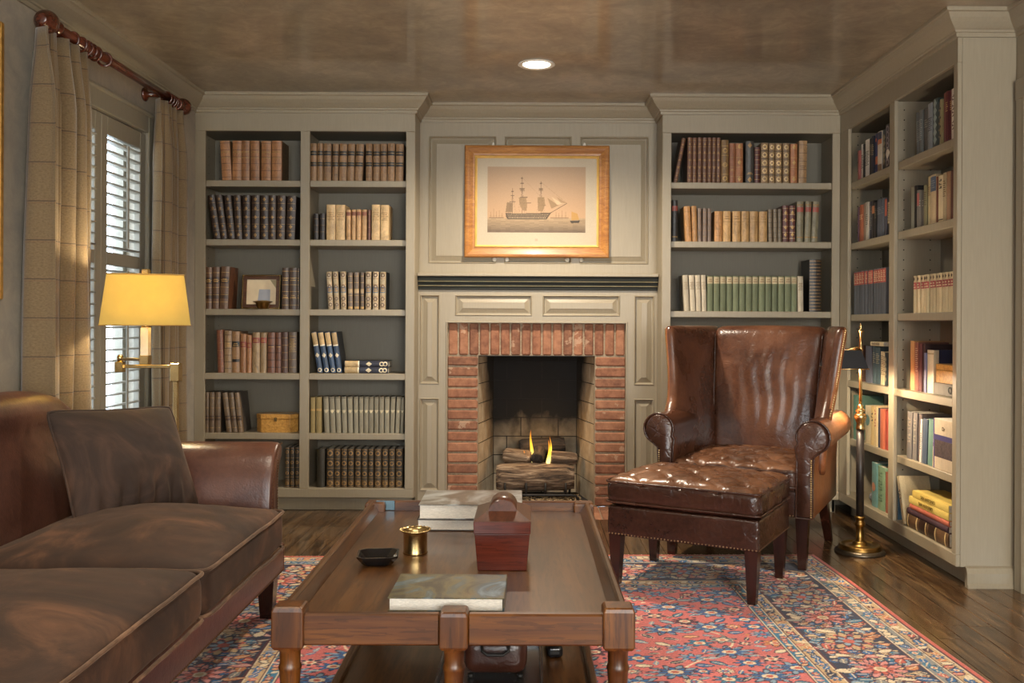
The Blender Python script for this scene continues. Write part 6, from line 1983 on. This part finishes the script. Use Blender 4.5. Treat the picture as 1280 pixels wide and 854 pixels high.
# framed picture and brass bowl on the third shelf
BURL = NT('burl_wood')
_v = BURL.coord('Object'); _f = BURL.noise(_v, 26, 6, .7, 2.5); _g = BURL.noise(_v, 90, 3)
BURL.color(BURL.mix(.3, BURL.ramp(_f, [(.3, (140, 92, 38)), (.5, (190, 138, 66)), (.7, (214, 168, 92))]), BURL.ramp(_g, [(.3, (110, 68, 28)), (.6, (214, 168, 92))])))
BURL.set(Roughness=.3, Coat_Weight=.4); BURL = BURL.mat
s_ = F/(YF+.09)
fx0, fx1 = (302-662)/s_, (350.5-662)/s_
ph = thing('photo_frame', 'small gilt and brown picture frame on the third shelf', 'picture frame', ((fx0+fx1)/2, YF+.09, ZS[2]+.0006))
ph.rotation_euler = (R(-6), 0, 0)
hw, hh = (fx1-fx0)/2, .205
for a in ((-hw, -hw+.008, 0, hh), (hw-.008, hw, 0, hh), (-hw+.008, hw-.008, 0, .008), (-hw+.008, hw-.008, hh-.008, hh)):
    MB().cbox(a[0], a[1], -.014, .004, a[2], a[3], .002).build('gilt_edge', BRASS, ph)
FRB = m_wood('frame_brown', (60, 36, 22), (88, 56, 36), (112, 76, 52), .4, 'x')
for a in ((-hw+.008, -hw+.028, .008, hh-.008), (hw-.028, hw-.008, .008, hh-.008), (-hw+.028, hw-.028, .008, .028), (-hw+.028, hw-.028, hh-.028, hh-.008)):
    MB().cbox(a[0], a[1], -.010, .004, a[2], a[3], .001).build('frame', FRB, ph)
MB().box(-hw+.026, hw-.026, -.003, .003, .026, hh-.026).build('mat_board', m_plain('cream_card', (226, 206, 170), .6, 0, .05), ph)
MB().prism([(-.022, .035), (.052, .035), (.052, .118), (-.014, .118)], 'y', -.0042, -.003).build('print', m_plain('blue_grey_print', (164, 168, 178), .6, 0, .06), ph)  # painted reflection in the frame's glass, drawn as a grey-blue card
MB().prism([(.05, hh-.03), (hw-.026, hh-.03), (hw-.026, .120)], 'y', -.0040, -.003).build('print', m_plain('olive_print', (150, 138, 104), .6, 0, .1), ph)
MB().box(-.02, .02, .003, .03, .005, .016).build('easel_foot', FRB, ph)
bb = thing('brass_bowl', 'small brass bowl in front of the shelf picture frame', 'bowl', ((328.5-662)/(F/(YF+.045)), YF+.045, ZS[2]+.0006))
MB().lathe([(.020, 0), (.030, .003), (.036, .018), (.040, .034), (.050, .040), (.058, .043), (.056, .046), (.040, .047), (.030, .050), (.0, .052)], 28).build('body', OLDBRASS, bb)
# burl box on the fifth shelf
s_ = F/(YF+.07)
bxx = thing('burl_box', 'honey burl wood box with canted corners on the fifth shelf', 'box', ((346.5-662)/s_, YF+.12, ZS[4]+.0006))
oc = [(-.122, -.03), (-.085, -.075), (.085, -.075), (.122, -.03), (.122, .03), (.085, .075), (-.085, .075), (-.122, .03)]
MB().prism(oc, 'z', 0, .078).build('body', BURL, bxx, bevel=.002)
MB().prism([(x*1.02, y*1.02) for x, y in oc], 'z', .079, .108).build('lid', BURL, bxx, bevel=.003)
MB().cbox(-.008, .008, -.079, -.076, .066, .088, .001).build('clasp', BRASS, bxx)
# things low behind the chair, seen between chair and side bookcase
def stack_flat(items, x, y, z, rz=0, where=''):
    pass
s_ = F/(YF+.03)
zz = .1385
for st, th, lab in (('white', .020, 'thin white book at the bottom of the stack behind the chair'), ('navyj', .030, 'dark book with pale print in the stack behind the chair'),
                    ('red', .036, 'lower red book in the stack behind the chair'), ('red', .034, 'upper red book in the stack behind the chair'), ('blackj', .022, 'black book on top of the red stack behind the chair')):
    put_book(st, lab, 'stack behind the chair', (1.755, YF+.03, zz+th/2+.0004), th-.0006, .20, .15, 0, 0, (0, R(-90), 0)); zz += th
put_book('tealbook', 'dark teal book lying on top of the stack behind the chair', 'stack behind the chair', (1.755, YF+.035, zz+.0204), .04, .19, .15, 0, 0, (0, R(-90), 0))

# ================================================================== right-hand bookcase
def row_right(where, zb, items, sx=XRF+.03, d0=.15):
    """(x0px, x1px, height m, style[, lean]) photo pixels along the receding shelf; far to near"""
    for i, it in enumerate(items):
        a, b, h, st = it[:4]; lean = it[4] if len(it) > 4 else 0
        ya, yb_ = F*sx/(a-662), F*sx/(b-662)
        w = ya-yb_-.0008
        lab = '%s, %s from left, %s' % (S[st][0], ORD[i], where)
        put_book(st, lab, 'books, '+where, (sx+random.uniform(0, .008), (ya+yb_)/2, zb+.0004+abs(math.sin(lean))*w/2), w*math.cos(lean)-abs(math.sin(lean))*.0, h, min(d0, h*.75), lean, R(-90))
def rc(items, sc, ox): return [(ox+a/sc, ox+b/sc)+tuple(r) for a, b, *r in items]
q = 5.693
FB, NB = 'far right-hand bay', 'near right-hand bay'
row_right('top shelf, '+NB, 1.925, rc([(524, 546, .205, 'greyblue', -.03), (548, 572, .205, 'greyblue'), (573, 603, .205, 'darkgrey'), (606, 641, .215, 'bluegrey'), (645, 681, .222, 'tealspeck'), (682, 695, .20, 'tealdark'), (697, 712, .205, 'yellowspeck'), (714, 738, .225, 'redbrown'), (740, 757, .225, 'maroon'), (759, 777, .225, 'maroon'), (779, 806, .223, 'whitered')], q, 1050))
row_right('top shelf, '+FB, 1.925, rc([(119, 132, .165, 'pinkthin'), (136, 151, .195, 'whitej'), (152, 162, .19, 'blackj'), (164, 195, .205, 'whitej'), (197, 213, .20, 'blackj'), (215, 231, .205, 'navyj'), (233, 250, .21, 'blueorange'), (251, 281, .213, 'whiteorange'), (283, 312, .21, 'tealdark'), (314, 350, .225, 'speckle')], q, 1050))
q = 7.12
row_right('second shelf, '+FB, 1.577, rc([(141, 151, .20, 'purple'), (153, 188, .205, 'orange'), (191, 215, .208, 'taupe'), (219, 243, .208, 'palegrey'), (245, 267, .205, 'navylines'), (269, 293, .205, 'blackorange'), (296, 313, .19, 'blackj'), (314, 351, .20, 'slate'), (353, 380, .20, 'slate'), (384, 402, .195, 'redcream'), (404, 428, .20, 'blackcream')], q, 1050))
row_right('second shelf, '+NB, 1.577, rc([(606, 635, .205, 'greygreen'), (638, 667, .205, 'black'), (669, 690, .178, 'greyred'), (691, 705, .175, 'grey'), (708, 725, .172, 'darkgrey'), (728, 755, .19, 'olivecloth'), (758, 790, .225, 'beige'), (792, 840, .225, 'beigeblue'), (843, 856, .21, 'rustthin'), (858, 900, .21, 'creamblack'), (903, 929, .215, 'cream'), (931, 961, .215, 'tancloth'), (963, 1000, .215, 'oxblood')], q, 1050))
q = 8.533
row_right('third shelf, '+FB, 1.17, rc([(132+28.7*i, 132+28.7*(i+1)-.8, .243, 'redblue') for i in range(12)], q, 1050))
row_right('third shelf, '+NB, 1.17, rc([(769+33*i, 769+33*(i+1)-.8, .178, 'creamred') for i in range(13)], q, 1050))
q = 8.0
row_right('fourth shelf, '+FB, .797, rc([(262, 292, .20, 'darkred'), (325, 384, .20, 'slatetall'), (389, 419, .20, 'teal'), (421, 464, .195, 'teal'), (472, 498, .175, 'creamthin'), (500, 520, .17, 'creamthin'), (522, 552, .17, 'tealdark')], q, 1040))
row_right('fourth shelf, '+NB, .797, rc([(761, 800, .238, 'amber'), (802, 825, .232, 'orangetall'), (827, 855, .232, 'redtall'), (857, 888, .225, 'winered'), (890, 913, .225, 'dkmaroon'), (914, 934, .185, 'bluewhite'), (938, 1000, .20, 'creamnavy')], q, 1040))
q = 6.567
row_right('fifth shelf, '+FB, .463, rc([(303, 341, .25, 'tealgreen'), (389, 440, .205, 'creamteal'), (443, 469, .21, 'yellowblack'), (471, 493, .212, 'creamredl'), (496, 523, .208, 'navy'), (526, 555, .208, 'coral'), (557, 585, .208, 'red')], q, 1020))
row_right('fifth shelf, '+NB, .463, rc([(742, 782, .228, 'greyjack', .05), (785, 819, .228, 'greyjack', .04), (822, 845, .226, 'plum', .04), (848, 862, .205, 'whitej', .07), (865, 900, .21, 'slateblue', .06), (905, 950, .212, 'seagreen', .06), (953, 985, .222, 'whiteyellow', .03)], q, 1020))
q = 5.694
row_right('bottom shelf, '+FB, .138, rc([(392, 428, .235, 'tealspot'), (434, 480, .228, 'palegreen'), (483, 508, .21, 'rustred')], q, 1020))
row_right('bottom shelf, '+NB, .138, rc([(556, 566, .215, 'bluestripe'), (567, 577, .215, 'bluestripe'), (578, 588, .215, 'bluestripe')], q, 1020))
def yat(px, X=XRF+.03): return F*X/(px-662)
# lying book on the fourth shelf, far bay
put_book('creamthin', 'thin book lying flat on the slate and teal books, fourth shelf', 'flat books in the right bookcase', (XRF+.03, yat(1104.5), .9985+.0125), .022, .185, .14, 0, 0, (0, R(-90), R(-90)))
# book with a printed jacket standing at the near end of the fifth shelf
ya, yb_ = yat(1144+24), yat(1193)
jb = thing('book', 'thick picture jacket book lettered Dr at the near end, fifth shelf', 'book', (XRF+.028, (ya+yb_)/2, .4634), R(-90), 'books, fifth shelf, '+NB)
w = ya-yb_-.002; h = .226
MB().cbox(-w/2, w/2, 0, .15, 0, h, .002).build('jacket', bmat((190, 172, 146), 'jacket'), jb)
MB().box(-w/2+.012, w/2-.002, -.0008, 0, .055, .155).build('jacket_picture', bmat((72, 56, 60), 'marble'), jb)
MB().box(-w/2+.012, w/2-.002, -.0009, 0, .132, .156).build('jacket_picture', bmat((66, 62, 116), 'jacket'), jb)
MB().box(-w/2, -w/2+.010, -.0009, 0, 0.001, h-.001).build('jacket_stripe', bmat((84, 76, 140), 'jacket'), jb)
MB().box(-w/2+.002, w/2-.002, .003, .147, h, h+.0008).build('page_edge', PAPER, jb)
def text_mesh(txt, size, mat, name, parent, M, ext=.0004):
    cu = bpy.data.curves.new('txt', 'FONT'); cu.body = txt; cu.size = size; cu.extrude = ext; cu.align_x = 'CENTER'; cu.align_y = 'CENTER'
    ob = bpy.data.objects.new('txt', cu); COL.objects.link(ob)
    dg = bpy.context.evaluated_depsgraph_get(); dg.update()
    me = bpy.data.meshes.new_from_object(ob.evaluated_get(dg)); bpy.data.objects.remove(ob, do_unlink=True)
    me.name = name; me.materials.clear(); me.materials.append(mat)
    o = link(name, me, parent); o.matrix_local = M
    return o
INK = m_plain('dark_ink', (66, 54, 30), .6)
text_mesh('Dr', .026, INK, 'lettering', jb, Matrix.Translation((.004, -.001, .185)) @ Matrix.Rotation(R(90), 4, 'X'))
# burl box standing on a grey drawer box in the near bay
gb = thing('grey_box', 'flat grey box with a ring pull under the burl box', 'box', (XRF+.032, (yat(1166)+yat(1192))/2, .7974), R(-90))
gw = (yat(1166)-yat(1192))
MB().cbox(-gw/2, gw/2, 0, .15, 0, .055, .003).build('body', bmat((112, 104, 94), 'cloth'), gb)
q_ = torus(.014, .0018, 18, 6); q_.xform(Matrix.Translation((gw/2-.03, -.003, .028))); q_.build('ring_pull', IRON, gb)
b2 = thing('burl_box', 'honey burl wood box on the grey box in the right bookcase', 'box', (XRF+.034, (yat(1166)+yat(1192))/2, .8530), R(-90))
MB().prism([(-gw/2, .02), (-gw/2+.03, 0), (gw/2, 0), (gw/2, .13), (-gw/2, .13)], 'z', 0, .058).build('body', BURL, b2, bevel=.002)
MB().prism([(-gw/2-.001, .02), (-gw/2+.03, -.001), (gw/2+.001, -.001), (gw/2+.001, .131), (-gw/2-.001, .131)], 'z', .0585, .084).build('lid', BURL, b2, bevel=.002)
# leaning cream book and the lying stack, bottom shelf near bay
y0 = yat(1130)
put_book('leancream', 'cream book leaning against the yellow topped stack on the bottom shelf', 'books, bottom shelf, '+NB, (XRF+.012, y0-.050, .1405), .030, .235, .15, R(-19), R(-90))
ystack = yat(1188, XRF+.02)
ysl = yat(1136, XRF+.02)
L = ysl-ystack
zz = .1384
def stack_book(style, label, w_, ln, zz_, off, d=.155, col=None, text=None):
    yh = ystack+.004+ln+off
    r_ = put_book(style, label, 'stack in the near bay of the right bookcase', (XRF+.014+abs(off)*.3, yh-ln, zz_+w_/2+.0004), w_-.0006, ln, d, 0, 0, (0, R(-90), R(-90)))
    return r_
S['ribbedbrown'] = ('thick', L_((92, 62, 34)), L_((150, 118, 66)), ribs(5, .06, .97, L_((206, 170, 104)), .018)+[('band', .28, .45, L_((60, 36, 24))), ('band', .5, .68, L_((58, 34, 24)))])
S['plumstack'] = simple('plum', (66, 34, 50), 'cloth'); S['orangestack'] = simple('orange', (196, 88, 56), 'cloth'); S['yellow'] = simple('yellow', (222, 190, 62), 'jacket')
stack_book('ribbedbrown', 'thick ribbed brown leather book at the bottom of the yellow topped stack', .062, L+.0, zz, 0); zz += .062
stack_book('plumstack', 'plum cloth book second from bottom in the yellow topped stack', .030, L*.99, zz, .006); zz += .030
stack_book('orangestack', 'orange red book in the middle of the yellow topped stack', .026, L*.93, zz, -.004); zz += .026
YTX = m_plain('olive_ink', (104, 84, 24), .6)
for k, lab in enumerate(('lower yellow book with dark lettering in the stack', 'topmost yellow book with dark lettering on the stack')):
    th = .034
    r_ = stack_book('yellow', lab, th, L*(.95 if k == 0 else .86), zz, -.004-.0*k)
    # local z runs along the spine: letters read along it
    ln = L*(.95 if k == 0 else .86)
    text_mesh('SAN ANTONIO', .022, YTX, 'lettering', r_, Matrix.Translation((0, -.0012, ln*.55)) @ Matrix.Rotation(R(90), 4, 'Y') @ Matrix.Rotation(R(90), 4, 'X'))
    zz += th
# folded grey-blue cloth on the far bay's bottom shelf
cl = MB()
rbox(cl, .10, .11, .05, .02, 10, 10, 3, lambda p: Vector((p.x+.012*nz(p.y*20, p.z*20), p.y+.012*nz(p.x*20, p.z*20, 3), p.z*(1+.3*nz(p.x*14, p.y*14, 5)))), (0, 0, .032))
o = cl.build('folded_cloth', bmat((126, 130, 142), 'cloth')); o.location = (XRF+.10, yat(1086), .1385); tag(o, 'crumpled grey blue cloth behind the lamp on the bottom shelf', 'cloth')
# bookend holding the striped paperbacks
be = thing('bookend', 'small brass wire bookend on the bottom shelf of the right bookcase', 'bookend', (XRF+.02, yat(1114), .1385), R(-90))
MB().tube([(0, 0, .003), (.03, -.004, .003), (.03, .05, .003), (0, .05, .003), (0, .05, .09)], .003, 6).build('wire', BRASS, be)
